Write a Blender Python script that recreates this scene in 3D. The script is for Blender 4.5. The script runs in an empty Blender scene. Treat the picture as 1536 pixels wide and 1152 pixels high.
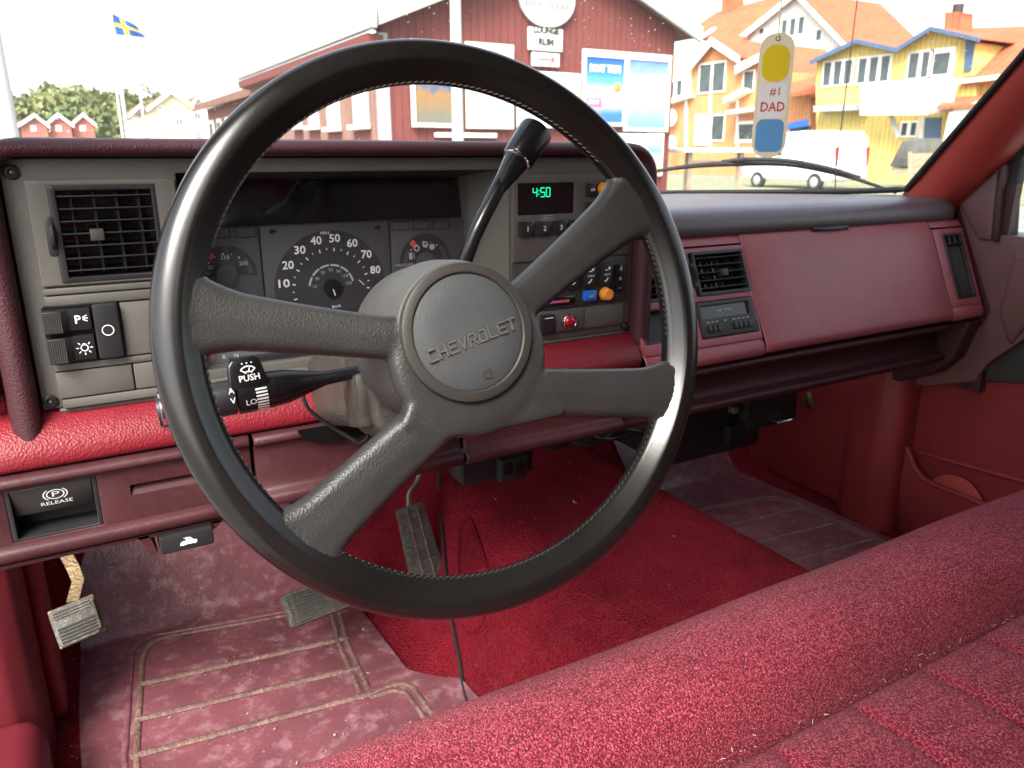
import bpy, bmesh, math, random
import numpy as np
from mathutils import Vector, Matrix
random.seed(7)
rng = np.random.default_rng(7)
R = math.radians
scene = bpy.context.scene
COL = scene.collection

# ------------------------------------------------------------------ camera
H = 1.42                       # eye height above the quay; all builder coordinates below are relative to the eye
FPX, YAW, PITCH = 1150.0, R(30), R(16.75)
FWD = Vector((math.sin(YAW)*math.cos(PITCH), math.cos(YAW)*math.cos(PITCH), -math.sin(PITCH)))
RIGHT = Vector((math.cos(YAW), -math.sin(YAW), 0))
UP = RIGHT.cross(FWD)
cd = bpy.data.cameras.new('camera')
cam = bpy.data.objects.new('camera', cd); COL.objects.link(cam)
m = Matrix((RIGHT, UP, -FWD)).transposed().to_4x4(); m.translation = Vector((0, 0, H))
cam.matrix_world = m
cd.sensor_width = 36; cd.lens = 36*FPX/1536
cd.clip_start = 0.02; cd.clip_end = 3000
cd.dof.use_dof = True; cd.dof.focus_distance = 0.66; cd.dof.aperture_fstop = 13
scene.camera = cam

# ------------------------------------------------------------------ sky and sun
SUN_EL, SUN_AZ = R(47), R(226)          # azimuth clockwise from +Y: the sun stands behind the driver's shoulder
world = bpy.data.worlds.new('World'); scene.world = world; world.use_nodes = True
nt = world.node_tree
sky = nt.nodes.new('ShaderNodeTexSky'); sky.sky_type = 'NISHITA'; sky.sun_disc = False
sky.sun_elevation = SUN_EL; sky.sun_rotation = SUN_AZ
sky.air_density = 1.0; sky.dust_density = 3.0; sky.ozone_density = 0.6
bg = nt.nodes['Background']; bg.inputs['Strength'].default_value = 0.15
hsv = nt.nodes.new('ShaderNodeHueSaturation'); hsv.inputs['Saturation'].default_value = .45      # thin bright cloud
nt.links.new(sky.outputs[0], hsv.inputs['Color']); nt.links.new(hsv.outputs[0], bg.inputs['Color'])
sl = bpy.data.lights.new('sun', 'SUN'); sl.energy = 1.9; sl.angle = R(28); sl.color = (1.0, 0.95, 0.86)
sun = bpy.data.objects.new('sun', sl); COL.objects.link(sun)
sd = Vector((math.sin(SUN_AZ)*math.cos(SUN_EL), math.cos(SUN_AZ)*math.cos(SUN_EL), math.sin(SUN_EL)))
sun.rotation_euler = sd.to_track_quat('Z', 'Y').to_euler()
sun.location = (0, 0, 30)
vs = scene.view_settings
vs.view_transform = 'Standard'; vs.look = 'None'; vs.gamma = 1.0; vs.exposure = 2.0
scene.cycles.use_denoising = True
scene.cycles.max_bounces = 10; scene.cycles.diffuse_bounces = 5; scene.cycles.glossy_bounces = 4
scene.cycles.transparent_max_bounces = 24
scene.cycles.caustics_reflective = False; scene.cycles.caustics_refractive = False
scene.cycles.sample_clamp_indirect = 6.0

# ------------------------------------------------------------------ coordinates measured on real planes
def ray(px, py): return FWD + RIGHT*((px-768)/FPX) + UP*((576-py)/FPX)
def atX(px, py, X): d = ray(px, py); return d*(X/d.x)
def atY(px, py, Y): d = ray(px, py); return d*(Y/d.y)
def atZ(px, py, Z): d = ray(px, py); return d*(Z/d.z)
def onp(px, py, P0, n):
    d = ray(px, py); n = Vector(n); return d*(Vector(P0).dot(n)/d.dot(n))
def frame(o, x, y, z):
    M = Matrix((Vector(x), Vector(y), Vector(z))).transposed().to_4x4(); M.translation = Vector(o); return M
def face_front(Y, X=0, Z=0): return frame((X, Y, Z), (1,0,0), (0,0,1), (0,-1,0))   # local x right, y up, z towards the driver

# ------------------------------------------------------------------ mesh helpers
class MB:
    def __init__(s): s.v = []; s.f = []; s.sharp = 40
    def add(s, vs_, fs_, M=None):
        o = len(s.v)
        for p in vs_:
            p = Vector(p); s.v.append(tuple(M @ p) if M is not None else tuple(p))
        for f in fs_: s.f.append(tuple(i+o for i in f))
        return s
    def _bm(s, bm, r, seg, M, ang=30):
        bmesh.ops.recalc_face_normals(bm, faces=bm.faces)
        if r > 0:
            es = [e for e in bm.edges if len(e.link_faces) == 2 and e.calc_face_angle(0) > R(ang)]
            bmesh.ops.bevel(bm, geom=es, offset=r, segments=seg, profile=0.5, affect='EDGES', clamp_overlap=True)
        bm.verts.index_update()
        s.add([v.co.copy() for v in bm.verts], [[v.index for v in f.verts] for f in bm.faces], M); bm.free(); return s
    def box(s, lo, hi, r=0.0, seg=2, M=None):
        bm = bmesh.new(); c = [(a+b)/2 for a, b in zip(lo, hi)]; d = [abs(b-a) for a, b in zip(lo, hi)]
        bmesh.ops.create_cube(bm, size=1, matrix=Matrix.Translation(c) @ Matrix.Diagonal((*d, 1)))
        return s._bm(bm, min(r, min(d)*0.45), seg, M)
    def prism(s, out, a, b, r=0.0, seg=2, M=None, plane='XZ', ang=30):
        """outline in two axes, extruded along the third from a to b"""
        def P(u, v, w): return {'XZ': (u, w, v), 'XY': (u, v, w), 'YZ': (w, u, v)}[plane]
        bm = bmesh.new()
        A = [bm.verts.new(P(*p, a)) for p in out]; B = [bm.verts.new(P(*p, b)) for p in out]
        n = len(out); bm.faces.new(A); bm.faces.new(B[::-1])
        for i in range(n): bm.faces.new((A[i], B[i], B[(i+1) % n], A[(i+1) % n]))
        return s._bm(bm, r, seg, M, ang)
    def loft(s, rings, closed=True, caps=True, M=None, loop=False):
        n = len(rings[0]); vs_ = [p for r in rings for p in r]; fs_ = []
        K = len(rings)
        for k in range(K if loop else K-1):
            k2 = (k+1) % K
            for i in range(n if closed else n-1):
                j = (i+1) % n; fs_.append((k*n+i, k*n+j, k2*n+j, k2*n+i))
        if caps and closed and not loop: fs_.append(tuple(range(n))[::-1]); fs_.append(tuple(range((K-1)*n, K*n)))
        return s.add(vs_, fs_, M)
    def tube(s, path, rad, n=12, M=None, caps=True, sq=1.0):
        path = [Vector(p) for p in path]; K = len(path)
        if not hasattr(rad, '__len__'): rad = [rad]*K
        rings = []; prev = None
        for k in range(K):
            t = (path[min(k+1, K-1)]-path[max(k-1, 0)]).normalized()
            if prev is None:
                a = Vector((0, 0, 1)) if abs(t.z) < .9 else Vector((1, 0, 0)); u = t.cross(a).normalized()
            else: u = (prev - t*prev.dot(t)).normalized()
            prev = u; w = t.cross(u)
            rings.append([path[k]+u*(rad[k]*math.cos(2*math.pi*i/n))+w*(rad[k]*sq*math.sin(2*math.pi*i/n)) for i in range(n)])
        return s.loft(rings, True, caps, M)
    def lathe(s, prof, M=None, n=32):
        rings = [[(r*math.cos(2*math.pi*i/n), r*math.sin(2*math.pi*i/n), h) for i in range(n)] for r, h in prof]
        return s.loft(rings, True, True, M)
    def sheet(s, P, M=None):
        return s.loft(P, closed=False, caps=False, M=M)
    def plate(s, x0, x1, z0, z1, holes, yf, yb, r=0.0015, M=None, seg=2):
        """plate in the XZ plane (front yf, back yb) with rectangular holes (x0, x1, z0, z1)"""
        xs = sorted({x0, x1, *[h[0] for h in holes], *[h[1] for h in holes]}); zs = sorted({z0, z1, *[h[2] for h in holes], *[h[3] for h in holes]})
        full = lambda i, j: 0 <= i < len(xs)-1 and 0 <= j < len(zs)-1 and not any(h[0]-1e-9 <= xs[i] < h[1]-1e-9 and h[2]-1e-9 <= zs[j] < h[3]-1e-9 for h in holes)
        bm = bmesh.new(); V = {}
        def g(i, j, y):
            k = (i, j, y)
            if k not in V: V[k] = bm.verts.new((xs[i], y, zs[j]))
            return V[k]
        for i in range(len(xs)-1):
            for j in range(len(zs)-1):
                if not full(i, j): continue
                for y in (yf, yb): bm.faces.new([g(i, j, y), g(i+1, j, y), g(i+1, j+1, y), g(i, j+1, y)])
                for (di, dj, e) in ((-1, 0, ((0, 0), (0, 1))), (1, 0, ((1, 0), (1, 1))), (0, -1, ((0, 0), (1, 0))), (0, 1, ((0, 1), (1, 1)))):
                    if not full(i+di, j+dj):
                        (a, b), (c, d) = e; bm.faces.new([g(i+a, j+b, yf), g(i+c, j+d, yf), g(i+c, j+d, yb), g(i+a, j+b, yb)])
        return s._bm(bm, r, seg, M)

def rrect(x0, x1, y0, y1, r, n=5):
    r = min(r, (x1-x0)/2-1e-5, (y1-y0)/2-1e-5); o = []
    for cx, cy, a in ((x1-r, y1-r, 0), (x0+r, y1-r, 90), (x0+r, y0+r, 180), (x1-r, y0+r, 270)):
        for i in range(n+1): t = R(a+90*i/n); o.append((cx+r*math.cos(t), cy+r*math.sin(t)))
    return o
def smooth_path(pts, n=8):
    pts = [Vector(p) for p in pts]; P = [pts[0]*2-pts[1]]+pts+[pts[-1]*2-pts[-2]]; o = []
    for k in range(1, len(P)-2):
        a, b, c, d = P[k-1], P[k], P[k+1], P[k+2]
        for i in range(n):
            t = i/n; o.append(0.5*((2*b)+(c-a)*t+(2*a-5*b+4*c-d)*t*t+(3*b-a-3*c+d)*t**3))
    o.append(pts[-1]); return o

def text(mb, body, size, M, depth=0.0, width=None, bold=0.0):
    cu = bpy.data.curves.new('lettering', 'FONT'); cu.body = body; cu.size = size; cu.align_x = 'CENTER'; cu.align_y = 'CENTER'
    cu.extrude = depth; cu.resolution_u = 2; cu.offset = bold
    o = bpy.data.objects.new('lettering', cu); COL.objects.link(o)
    me = bpy.data.meshes.new_from_object(o.evaluated_get(bpy.context.evaluated_depsgraph_get()))
    vs_ = [v.co.copy() for v in me.vertices]
    if vs_:
        w = max(v.x for v in vs_)-min(v.x for v in vs_)
        if width and w > 0:
            k = width/w
            for v in vs_: v.x *= k
    mb.add(vs_, [list(p.vertices) for p in me.polygons], M)
    bpy.data.objects.remove(o); bpy.data.meshes.remove(me); bpy.data.curves.remove(cu)
    return mb

WORLD = {}                      # object -> its world origin (nothing is rotated, so children offsets are differences)
def tag(o, label=None, cat=None, group=None, kind=None):
    if label: o['label'] = label
    if cat: o['category'] = cat
    if group: o['group'] = group
    if kind: o['kind'] = kind
    return o
def place(o, wp, parent):
    WORLD[o] = Vector(wp)
    if parent is not None:
        o.parent = parent; o.location = Vector(wp)-WORLD[parent]
    else: o.location = wp
def thing(name, base, label, cat, group=None, kind=None):
    o = bpy.data.objects.new(name, None); o.empty_display_size = .05; COL.objects.link(o)
    place(o, Vector(base)+Vector((0, 0, H)), None); return tag(o, label, cat, group, kind)
def build(mb, name, mat, parent=None, label=None, cat=None, group=None, kind=None, smooth=True):
    V = np.array(mb.v, float); lo = V.min(0); hi = V.max(0)
    o0 = np.array(((lo[0]+hi[0])/2, (lo[1]+hi[1])/2, lo[2] if parent is None else (lo[2]+hi[2])/2))
    me = bpy.data.meshes.new(name); me.from_pydata((V-o0).tolist(), [], mb.f)
    bm = bmesh.new(); bm.from_mesh(me); bmesh.ops.recalc_face_normals(bm, faces=bm.faces); bm.to_mesh(me); bm.free()
    if smooth:
        me.shade_smooth(); me.set_sharp_from_angle(angle=R(mb.sharp))
    me.materials.append(mat if not isinstance(mat, str) else MT[mat])
    o = bpy.data.objects.new(name, me); COL.objects.link(o)
    place(o, Vector(o0)+Vector((0, 0, H)), parent)
    return tag(o, label, cat, group, kind)
def copy_part(o, delta, parent=None):
    c = o.copy(); COL.objects.link(c); p = parent if parent is not None else o.parent
    place(c, WORLD[o]+Vector(delta), p); return c

# ------------------------------------------------------------------ materials
MT = {}
def mat(name, col, rough=.5, grain=0, gs=.0, var=0.0, vscale=8, spec=.3, metal=0, coat=0, sheen=0, grain2=None, dust=0, dcol=(.45,.38,.3)):
    m_ = bpy.data.materials.new(name); m_.use_nodes = True; t = m_.node_tree; L = t.links; N = t.nodes
    b = N['Principled BSDF']; b.inputs['Base Color'].default_value = (*col, 1); b.inputs['Roughness'].default_value = rough
    b.inputs['Specular IOR Level'].default_value = spec; b.inputs['Metallic'].default_value = metal
    b.inputs['Coat Weight'].default_value = coat; b.inputs['Coat Roughness'].default_value = .15
    b.inputs['Sheen Weight'].default_value = sheen; b.inputs['Sheen Roughness'].default_value = .4
    tc = N.new('ShaderNodeTexCoord')
    if var or dust:
        nz = N.new('ShaderNodeTexNoise'); nz.inputs['Scale'].default_value = vscale; nz.inputs['Detail'].default_value = 6; nz.inputs['Roughness'].default_value = .65
        L.new(tc.outputs['Object'], nz.inputs['Vector'])
        mx = N.new('ShaderNodeMix'); mx.data_type = 'RGBA'
        mx.inputs['A'].default_value = (*[c*(1-var) for c in col], 1); mx.inputs['B'].default_value = (*[min(1, c*(1+var)) for c in col], 1)
        mr = N.new('ShaderNodeMapRange'); mr.inputs['From Min'].default_value = .3; mr.inputs['From Max'].default_value = .7
        L.new(nz.outputs['Fac'], mr.inputs['Value']); L.new(mr.outputs[0], mx.inputs['Factor'])
        src = mx.outputs['Result']
        if dust:
            nd = N.new('ShaderNodeTexNoise'); nd.inputs['Scale'].default_value = vscale*9; nd.inputs['Detail'].default_value = 8; nd.inputs['Roughness'].default_value = .75
            L.new(tc.outputs['Object'], nd.inputs['Vector'])
            md = N.new('ShaderNodeMapRange'); md.inputs['From Min'].default_value = .5; md.inputs['From Max'].default_value = .78; md.inputs['To Max'].default_value = dust
            L.new(nd.outputs['Fac'], md.inputs['Value'])
            m2 = N.new('ShaderNodeMix'); m2.data_type = 'RGBA'; m2.inputs['B'].default_value = (*dcol, 1)
            L.new(md.outputs[0], m2.inputs['Factor']); L.new(src, m2.inputs['A']); src = m2.outputs['Result']
        L.new(src, b.inputs['Base Color'])
        rr = N.new('ShaderNodeMapRange'); rr.inputs['To Min'].default_value = max(0, rough-.08); rr.inputs['To Max'].default_value = min(1, rough+.08)
        L.new(nz.outputs['Fac'], rr.inputs['Value']); L.new(rr.outputs[0], b.inputs['Roughness'])
    if grain:
        v = N.new('ShaderNodeTexVoronoi'); v.inputs['Scale'].default_value = grain; v.feature = 'F1'
        w = N.new('ShaderNodeTexNoise'); w.inputs['Scale'].default_value = grain*.6; w.inputs['Detail'].default_value = 4
        L.new(tc.outputs['Object'], w.inputs['Vector'])
        va = N.new('ShaderNodeVectorMath'); va.operation = 'MULTIPLY_ADD'; va.inputs[1].default_value = (1.2/grain,)*3
        L.new(w.outputs['Color'], va.inputs[0]); L.new(tc.outputs['Object'], va.inputs[2]); L.new(va.outputs[0], v.inputs['Vector'])
        ad = N.new('ShaderNodeMath'); ad.operation = 'ADD'; L.new(v.outputs['Distance'], ad.inputs[0]); L.new(w.outputs['Fac'], ad.inputs[1])
        bp = N.new('ShaderNodeBump'); bp.inputs['Strength'].default_value = gs; bp.inputs['Distance'].default_value = .9/grain
        L.new(ad.outputs[0], bp.inputs['Height']); L.new(bp.outputs[0], b.inputs['Normal'])
    MT[name] = m_; return m_

mat('bezel_gray', (.083, .078, .070), .48, 1500, .3, .08, 14, spec=.35)
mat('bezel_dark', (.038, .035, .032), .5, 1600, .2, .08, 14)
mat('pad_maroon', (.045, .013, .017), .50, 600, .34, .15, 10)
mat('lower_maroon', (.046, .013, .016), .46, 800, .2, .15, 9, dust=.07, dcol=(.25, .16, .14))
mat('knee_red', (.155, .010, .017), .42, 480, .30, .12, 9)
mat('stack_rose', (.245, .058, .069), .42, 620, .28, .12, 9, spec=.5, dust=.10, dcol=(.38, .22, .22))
mat('dash_top', (.075, .056, .064), .36, 600, .25, .1, 7, spec=.5)
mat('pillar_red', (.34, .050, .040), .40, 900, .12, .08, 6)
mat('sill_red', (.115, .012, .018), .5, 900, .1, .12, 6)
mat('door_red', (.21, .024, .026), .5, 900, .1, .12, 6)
mat('door_trim', (.13, .065, .062), .42, 900, .15, .1, 6)
mat('black_plastic', (.016, .016, .017), .38, 900, .1, .2, 12)
mat('black_gloss', (.008, .008, .009), .12, var=.2, vscale=20, coat=.4)
mat('rubber', (.018, .018, .017), .6, 700, .2, .2, 15)
mat('dirty_rubber', (.060, .056, .050), .62, 500, .3, .25, 20, dust=.5)
mat('wheel_rim', (.0075, .007, .0065), .20, 1500, .04, .25, 14, spec=.42)
mat('wheel_spoke', (.022, .0215, .0205), .38, 850, .22, .2, 14, spec=.42)
mat('gap_shade_black', (.004, .004, .004), .9, spec=.05)  # near-black for the painted shade of the column gap
mat('cap_border', (.030, .027, .024), .42, 1500, .2, .1, 14)
mat('wheel_cap', (.045, .048, .050), .5, 1400, .35, .1, 14)
mat('wheel_skirt', (.062, .061, .056), .5, 1500, .35, .1, 14)
mat('column_gray', (.046, .041, .034), .5, 900, .2, .15, 12, dust=.12)
mat('lever_black', (.008, .008, .009), .24, var=.2, vscale=30, spec=.4)
mat('chrome', (.75, .75, .75), .15, metal=1)
mat('steel', (.30, .26, .21), .38, metal=.8, var=.4, vscale=30)
mat('rust_metal', (.16, .11, .06), .5, 300, .3, .45, 25, metal=.5)
mat('white_print', (.75, .76, .75), .5)
mat('grey_print', (.42, .43, .42), .5)
mat('red_print', (.6, .1, .06), .5)
mat('orange_knob', (.70, .26, .035), .4, var=.1)
mat('blue_key', (.02, .12, .50), .4)
mat('red_knob', (.30, .004, .008), .18, coat=.6)
mat('gauge_face', (.036, .036, .041), .6, 2000, .15)
mat('gauge_ring', (.070, .071, .078), .6, 2000, .15)
mat('gauge_hub', (.012, .012, .014), .4)
mat('heel_pad', (.165, .016, .022), .5, 700, .2, .12, 12)
mat('cream', (.80, .72, .48), .6)
mat('white_paint', (.78, .77, .72), .55, var=.06, vscale=3)
mat('off_white', (.66, .64, .56), .6, var=.08, vscale=3)
mat('pole_white', (.46, .47, .45), .5)
mat('fascia', (.40, .42, .37), .6, var=.12, vscale=2)
mat('grey_trim', (.33, .34, .34), .6, var=.1, vscale=4)
mat('dark_glass', (.05, .065, .07), .12, var=.4, vscale=.9, spec=.7)
mat('pale_glass', (.30, .33, .30), .12, var=.3, vscale=.9, spec=.7)
mat('blue_trim', (.07, .12, .20), .55, var=.1, vscale=3)
mat('van_white', (.80, .80, .80), .28, coat=.5)
mat('tail_red', (.5, .02, .02), .3)
mat('tyre', (.03, .03, .03), .8)
mat('wood', (.36, .29, .20), .7, var=.25, vscale=6)
mat('gravel', (.24, .235, .22), .9, 12, .3, .2, 1.5)
mat('lawn', (.22, .23, .14), .9, 30, .5, .3, 3)
mat('hill', (.10, .12, .05), .95, var=.3, vscale=.05)
mat('flag_blue', (.01, .07, .28), .7)
mat('flag_yellow', (.75, .55, .01), .7)
mat('red_hut', (.38, .13, .10), .8, var=.15, vscale=2)
mat('pale_yellow', (.66, .58, .34), .8, var=.06, vscale=2)
mat('brown_roof', (.17, .085, .06), .8, var=.2, vscale=2)
mat('tree_trunk', (.09, .07, .05), .9)
mat('leaf_dark', (.095, .130, .045), .7, var=.4, vscale=.2)

def boards(name, col, period, axis='X', depth=.3, var=.12):
    """vertical boarding, too fine to pick apart at this distance"""
    m_ = mat(name, col, .75, 0, 0, var, 1.2); t = m_.node_tree; L = t.links; N = t.nodes
    tc = N['Texture Coordinate']; wv = N.new('ShaderNodeTexWave'); wv.wave_type = 'BANDS'; wv.bands_direction = axis; wv.wave_profile = 'SAW'
    wv.inputs['Scale'].default_value = 1/(period*1.0)*0.314; wv.inputs['Distortion'].default_value = 0
    L.new(tc.outputs['Object'], wv.inputs['Vector'])
    b_ = N['Principled BSDF']; src = b_.inputs['Base Color'].links[0].from_socket; jr = N.new('ShaderNodeMapRange'); jr.inputs['From Min'].default_value = .80; jr.inputs['From Max'].default_value = .95; jr.inputs['To Min'].default_value = 1; jr.inputs['To Max'].default_value = .55
    L.new(wv.outputs['Fac'], jr.inputs['Value']); hj = N.new('ShaderNodeHueSaturation'); L.new(src, hj.inputs['Color']); L.new(jr.outputs[0], hj.inputs['Value']); L.new(hj.outputs[0], b_.inputs['Base Color'])
    ns = N.new('ShaderNodeTexNoise'); ns.inputs['Scale'].default_value = 2.5; ns.inputs['Detail'].default_value = 8; ns.inputs['Roughness'].default_value = .8; mpn = N.new('ShaderNodeMapping'); mpn.inputs['Scale'].default_value = (3, 3, .35); L.new(tc.outputs['Object'], mpn.inputs['Vector']); L.new(mpn.outputs[0], ns.inputs['Vector'])
    nr_ = N.new('ShaderNodeMapRange'); nr_.inputs['From Min'].default_value = .3; nr_.inputs['From Max'].default_value = .7; nr_.inputs['To Min'].default_value = .8; nr_.inputs['To Max'].default_value = 1.15; L.new(ns.outputs['Fac'], nr_.inputs['Value'])
    h2 = N.new('ShaderNodeHueSaturation'); L.new(hj.outputs[0], h2.inputs['Color']); L.new(nr_.outputs[0], h2.inputs['Value']); L.new(h2.outputs[0], b_.inputs['Base Color'])
    bp = N.new('ShaderNodeBump'); bp.inputs['Strength'].default_value = depth; bp.inputs['Distance'].default_value = .02
    L.new(wv.outputs['Fac'], bp.inputs['Height']); L.new(bp.outputs[0], N['Principled BSDF'].inputs['Normal']); return m_
boards('red_boards', (.160, .040, .033), .16, 'X', .9)
boards('side_boards', (.23, .13, .10), .2, 'Y', .9)
boards('yellow_boards', (.64, .49, .15), .25, 'Y', .8)
boards('orange_boards', (.62, .265, .11), .25, 'Y', .8)
boards('white_boards', (.72, .72, .68), .3, 'Y', .8)
boards('roof_tile', (.44, .115, .052), .35, 'Y', 1.0, .2)

def emit(name, col, s):
    m_ = bpy.data.materials.new(name); m_.use_nodes = True; b = m_.node_tree.nodes['Principled BSDF']
    b.inputs['Base Color'].default_value = (.01, .02, .015, 1); b.inputs['Emission Color'].default_value = (*col, 1); b.inputs['Emission Strength'].default_value = s; MT[name] = m_
emit('clock_green', (.0, .85, .36), 0.42)
emit('sweep_red', (.5, .12, .1), .05)

def glass(name, tint, dirt=0.0, gloss=.05, rough=.0):
    m_ = bpy.data.materials.new(name); m_.use_nodes = True; t = m_.node_tree; N = t.nodes; L = t.links
    N.remove(N['Principled BSDF']); out = N['Material Output']
    tr = N.new('ShaderNodeBsdfTransparent'); tr.inputs[0].default_value = (*tint, 1)
    gl = N.new('ShaderNodeBsdfGlossy'); gl.inputs['Roughness'].default_value = rough
    lw = N.new('ShaderNodeLayerWeight'); lw.inputs['Blend'].default_value = .5
    pw_ = N.new('ShaderNodeMath'); pw_.operation = 'POWER'; pw_.inputs[1].default_value = 4.0; L.new(lw.outputs['Facing'], pw_.inputs[0])
    fr = N.new('ShaderNodeMath'); fr.operation = 'MULTIPLY_ADD'; fr.inputs[1].default_value = .6; fr.inputs[2].default_value = gloss*.7; L.new(pw_.outputs[0], fr.inputs[0])
    mx = N.new('ShaderNodeMixShader'); L.new(fr.outputs[0], mx.inputs[0]); L.new(tr.outputs[0], mx.inputs[1]); L.new(gl.outputs[0], mx.inputs[2])
    last = mx
    if dirt:
        df = N.new('ShaderNodeBsdfDiffuse'); df.inputs[0].default_value = (.75, .73, .68, 1)
        tl = N.new('ShaderNodeBsdfTranslucent'); tl.inputs[0].default_value = (.75, .73, .68, 1)
        ms = N.new('ShaderNodeMixShader'); ms.inputs[0].default_value = .6; L.new(df.outputs[0], ms.inputs[1]); L.new(tl.outputs[0], ms.inputs[2])
        tc = N.new('ShaderNodeTexCoord'); v = N.new('ShaderNodeTexVoronoi'); v.inputs['Scale'].default_value = 90; L.new(tc.outputs['Object'], v.inputs['Vector'])
        n2 = N.new('ShaderNodeTexNoise'); n2.inputs['Scale'].default_value = 5; L.new(tc.outputs['Object'], n2.inputs['Vector'])
        th = N.new('ShaderNodeMapRange'); th.inputs['From Min'].default_value = .17; th.inputs['From Max'].default_value = .07; th.inputs['To Max'].default_value = dirt
        L.new(v.outputs['Distance'], th.inputs['Value'])
        m3 = N.new('ShaderNodeMath'); m3.operation = 'MULTIPLY'; mr = N.new('ShaderNodeMapRange'); mr.inputs['From Min'].default_value = .45; mr.inputs['From Max'].default_value = .65
        L.new(n2.outputs['Fac'], mr.inputs['Value']); L.new(th.outputs[0], m3.inputs[0]); L.new(mr.outputs[0], m3.inputs[1])
        ad = N.new('ShaderNodeMath'); ad.operation = 'ADD'; ad.inputs[1].default_value = .035; L.new(m3.outputs[0], ad.inputs[0])
        m2 = N.new('ShaderNodeMixShader'); L.new(ad.outputs[0], m2.inputs[0]); L.new(mx.outputs[0], m2.inputs[1]); L.new(ms.outputs[0], m2.inputs[2]); last = m2
    L.new(last.outputs[0], out.inputs['Surface']); MT[name] = m_
glass('windshield_glass', (.96, .98, .97), .8)
glass('clear_glass', (.95, .97, .96))
glass('dimming_glass', (.22, .24, .23))  # dark tint added to cut light through the unseen rear window
glass('lens_glass', (.93, .93, .94), gloss=.02)

def fabric():
    """coarse two-tone knit: rows of elongated stitches with dark gaps and paler flecks"""
    m_ = bpy.data.materials.new('seat_fabric'); m_.use_nodes = True; t = m_.node_tree; N = t.nodes; L = t.links; b = N['Principled BSDF']
    tc = N.new('ShaderNodeTexCoord'); mp = N.new('ShaderNodeMapping'); mp.inputs['Rotation'].default_value = (0, 0, .55); mp.inputs['Scale'].default_value = (1.1, .8, .95)
    L.new(tc.outputs['Object'], mp.inputs['Vector'])
    v = N.new('ShaderNodeTexVoronoi'); v.inputs['Scale'].default_value = 600; v.inputs['Randomness'].default_value = .85; L.new(mp.outputs[0], v.inputs['Vector'])
    sp = N.new('ShaderNodeSeparateColor'); L.new(v.outputs['Color'], sp.inputs[0])
    cr = N.new('ShaderNodeValToRGB'); e = cr.color_ramp.elements
    e[0].position = 0; e[0].color = (.25, .024, .044, 1); e[1].position = 1; e[1].color = (.58, .17, .20, 1)
    for p, c in ((.22, (.34, .038, .064, 1)), (.55, (.45, .060, .092, 1)), (.88, (.50, .082, .115, 1))):
        k = e.new(p); k.color = c
    L.new(sp.outputs[0], cr.inputs[0])
    gp = N.new('ShaderNodeMapRange'); gp.inputs['From Min'].default_value = .30; gp.inputs['From Max'].default_value = .62; L.new(v.outputs['Distance'], gp.inputs['Value'])
    mx = N.new('ShaderNodeMix'); mx.data_type = 'RGBA'; mx.inputs['B'].default_value = (.12, .010, .020, 1); L.new(gp.outputs[0], mx.inputs['Factor']); L.new(cr.outputs[0], mx.inputs['A'])
    wn = N.new('ShaderNodeTexNoise'); wn.inputs['Scale'].default_value = 9; wn.inputs['Detail'].default_value = 4; L.new(tc.outputs['Object'], wn.inputs['Vector'])
    wr = N.new('ShaderNodeMapRange'); wr.inputs['From Min'].default_value = .35; wr.inputs['From Max'].default_value = .7; wr.inputs['To Min'].default_value = .92; wr.inputs['To Max'].default_value = 1.10; L.new(wn.outputs['Fac'], wr.inputs['Value'])
    hv_ = N.new('ShaderNodeHueSaturation'); L.new(mx.outputs['Result'], hv_.inputs['Color']); L.new(wr.outputs[0], hv_.inputs['Value']); L.new(hv_.outputs[0], b.inputs['Base Color'])
    b.inputs['Roughness'].default_value = .9; b.inputs['Sheen Weight'].default_value = .06; b.inputs['Specular IOR Level'].default_value = .12
    bp = N.new('ShaderNodeBump'); bp.inputs['Strength'].default_value = .9; bp.inputs['Distance'].default_value = .0014; bp.invert = True
    L.new(v.outputs['Distance'], bp.inputs['Height']); L.new(bp.outputs[0], b.inputs['Normal']); MT['seat_fabric'] = m_
fabric()

def carpet():
    """short looped pile: fibre-scale colour flecks over slow wear patches"""
    m_ = mat('carpet_red', (.165, .010, .018), .95, 300, 1.0, .35, 5, spec=.04, dust=.10, dcol=(.34, .13, .12)); t = m_.node_tree; N = t.nodes; L = t.links; b = N['Principled BSDF']
    src = b.inputs['Base Color'].links[0].from_socket; nz = N.new('ShaderNodeTexNoise'); nz.inputs['Scale'].default_value = 420; nz.inputs['Detail'].default_value = 3; L.new(N['Texture Coordinate'].outputs['Object'], nz.inputs['Vector'])
    mr = N.new('ShaderNodeMapRange'); mr.inputs['From Min'].default_value = .3; mr.inputs['From Max'].default_value = .7; mr.inputs['To Min'].default_value = .45; mr.inputs['To Max'].default_value = 1.5; L.new(nz.outputs['Fac'], mr.inputs['Value'])
    hs_ = N.new('ShaderNodeHueSaturation'); L.new(src, hs_.inputs['Color']); L.new(mr.outputs[0], hs_.inputs['Value']); L.new(hs_.outputs[0], b.inputs['Base Color'])
carpet()

def vinyl():
    """dusty translucent floor mat: brownish plum with scuffs and grit"""
    m_ = mat('mat_vinyl', (.130, .043, .052), .36, 260, .12, .45, 4, spec=.45, dust=.75, dcol=(.38, .23, .25)); return m_
vinyl()
mat('mat_rib', (.125, .066, .058), .6, 300, .4, .5, 14, dust=.9, dcol=(.34, .26, .19))

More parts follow.
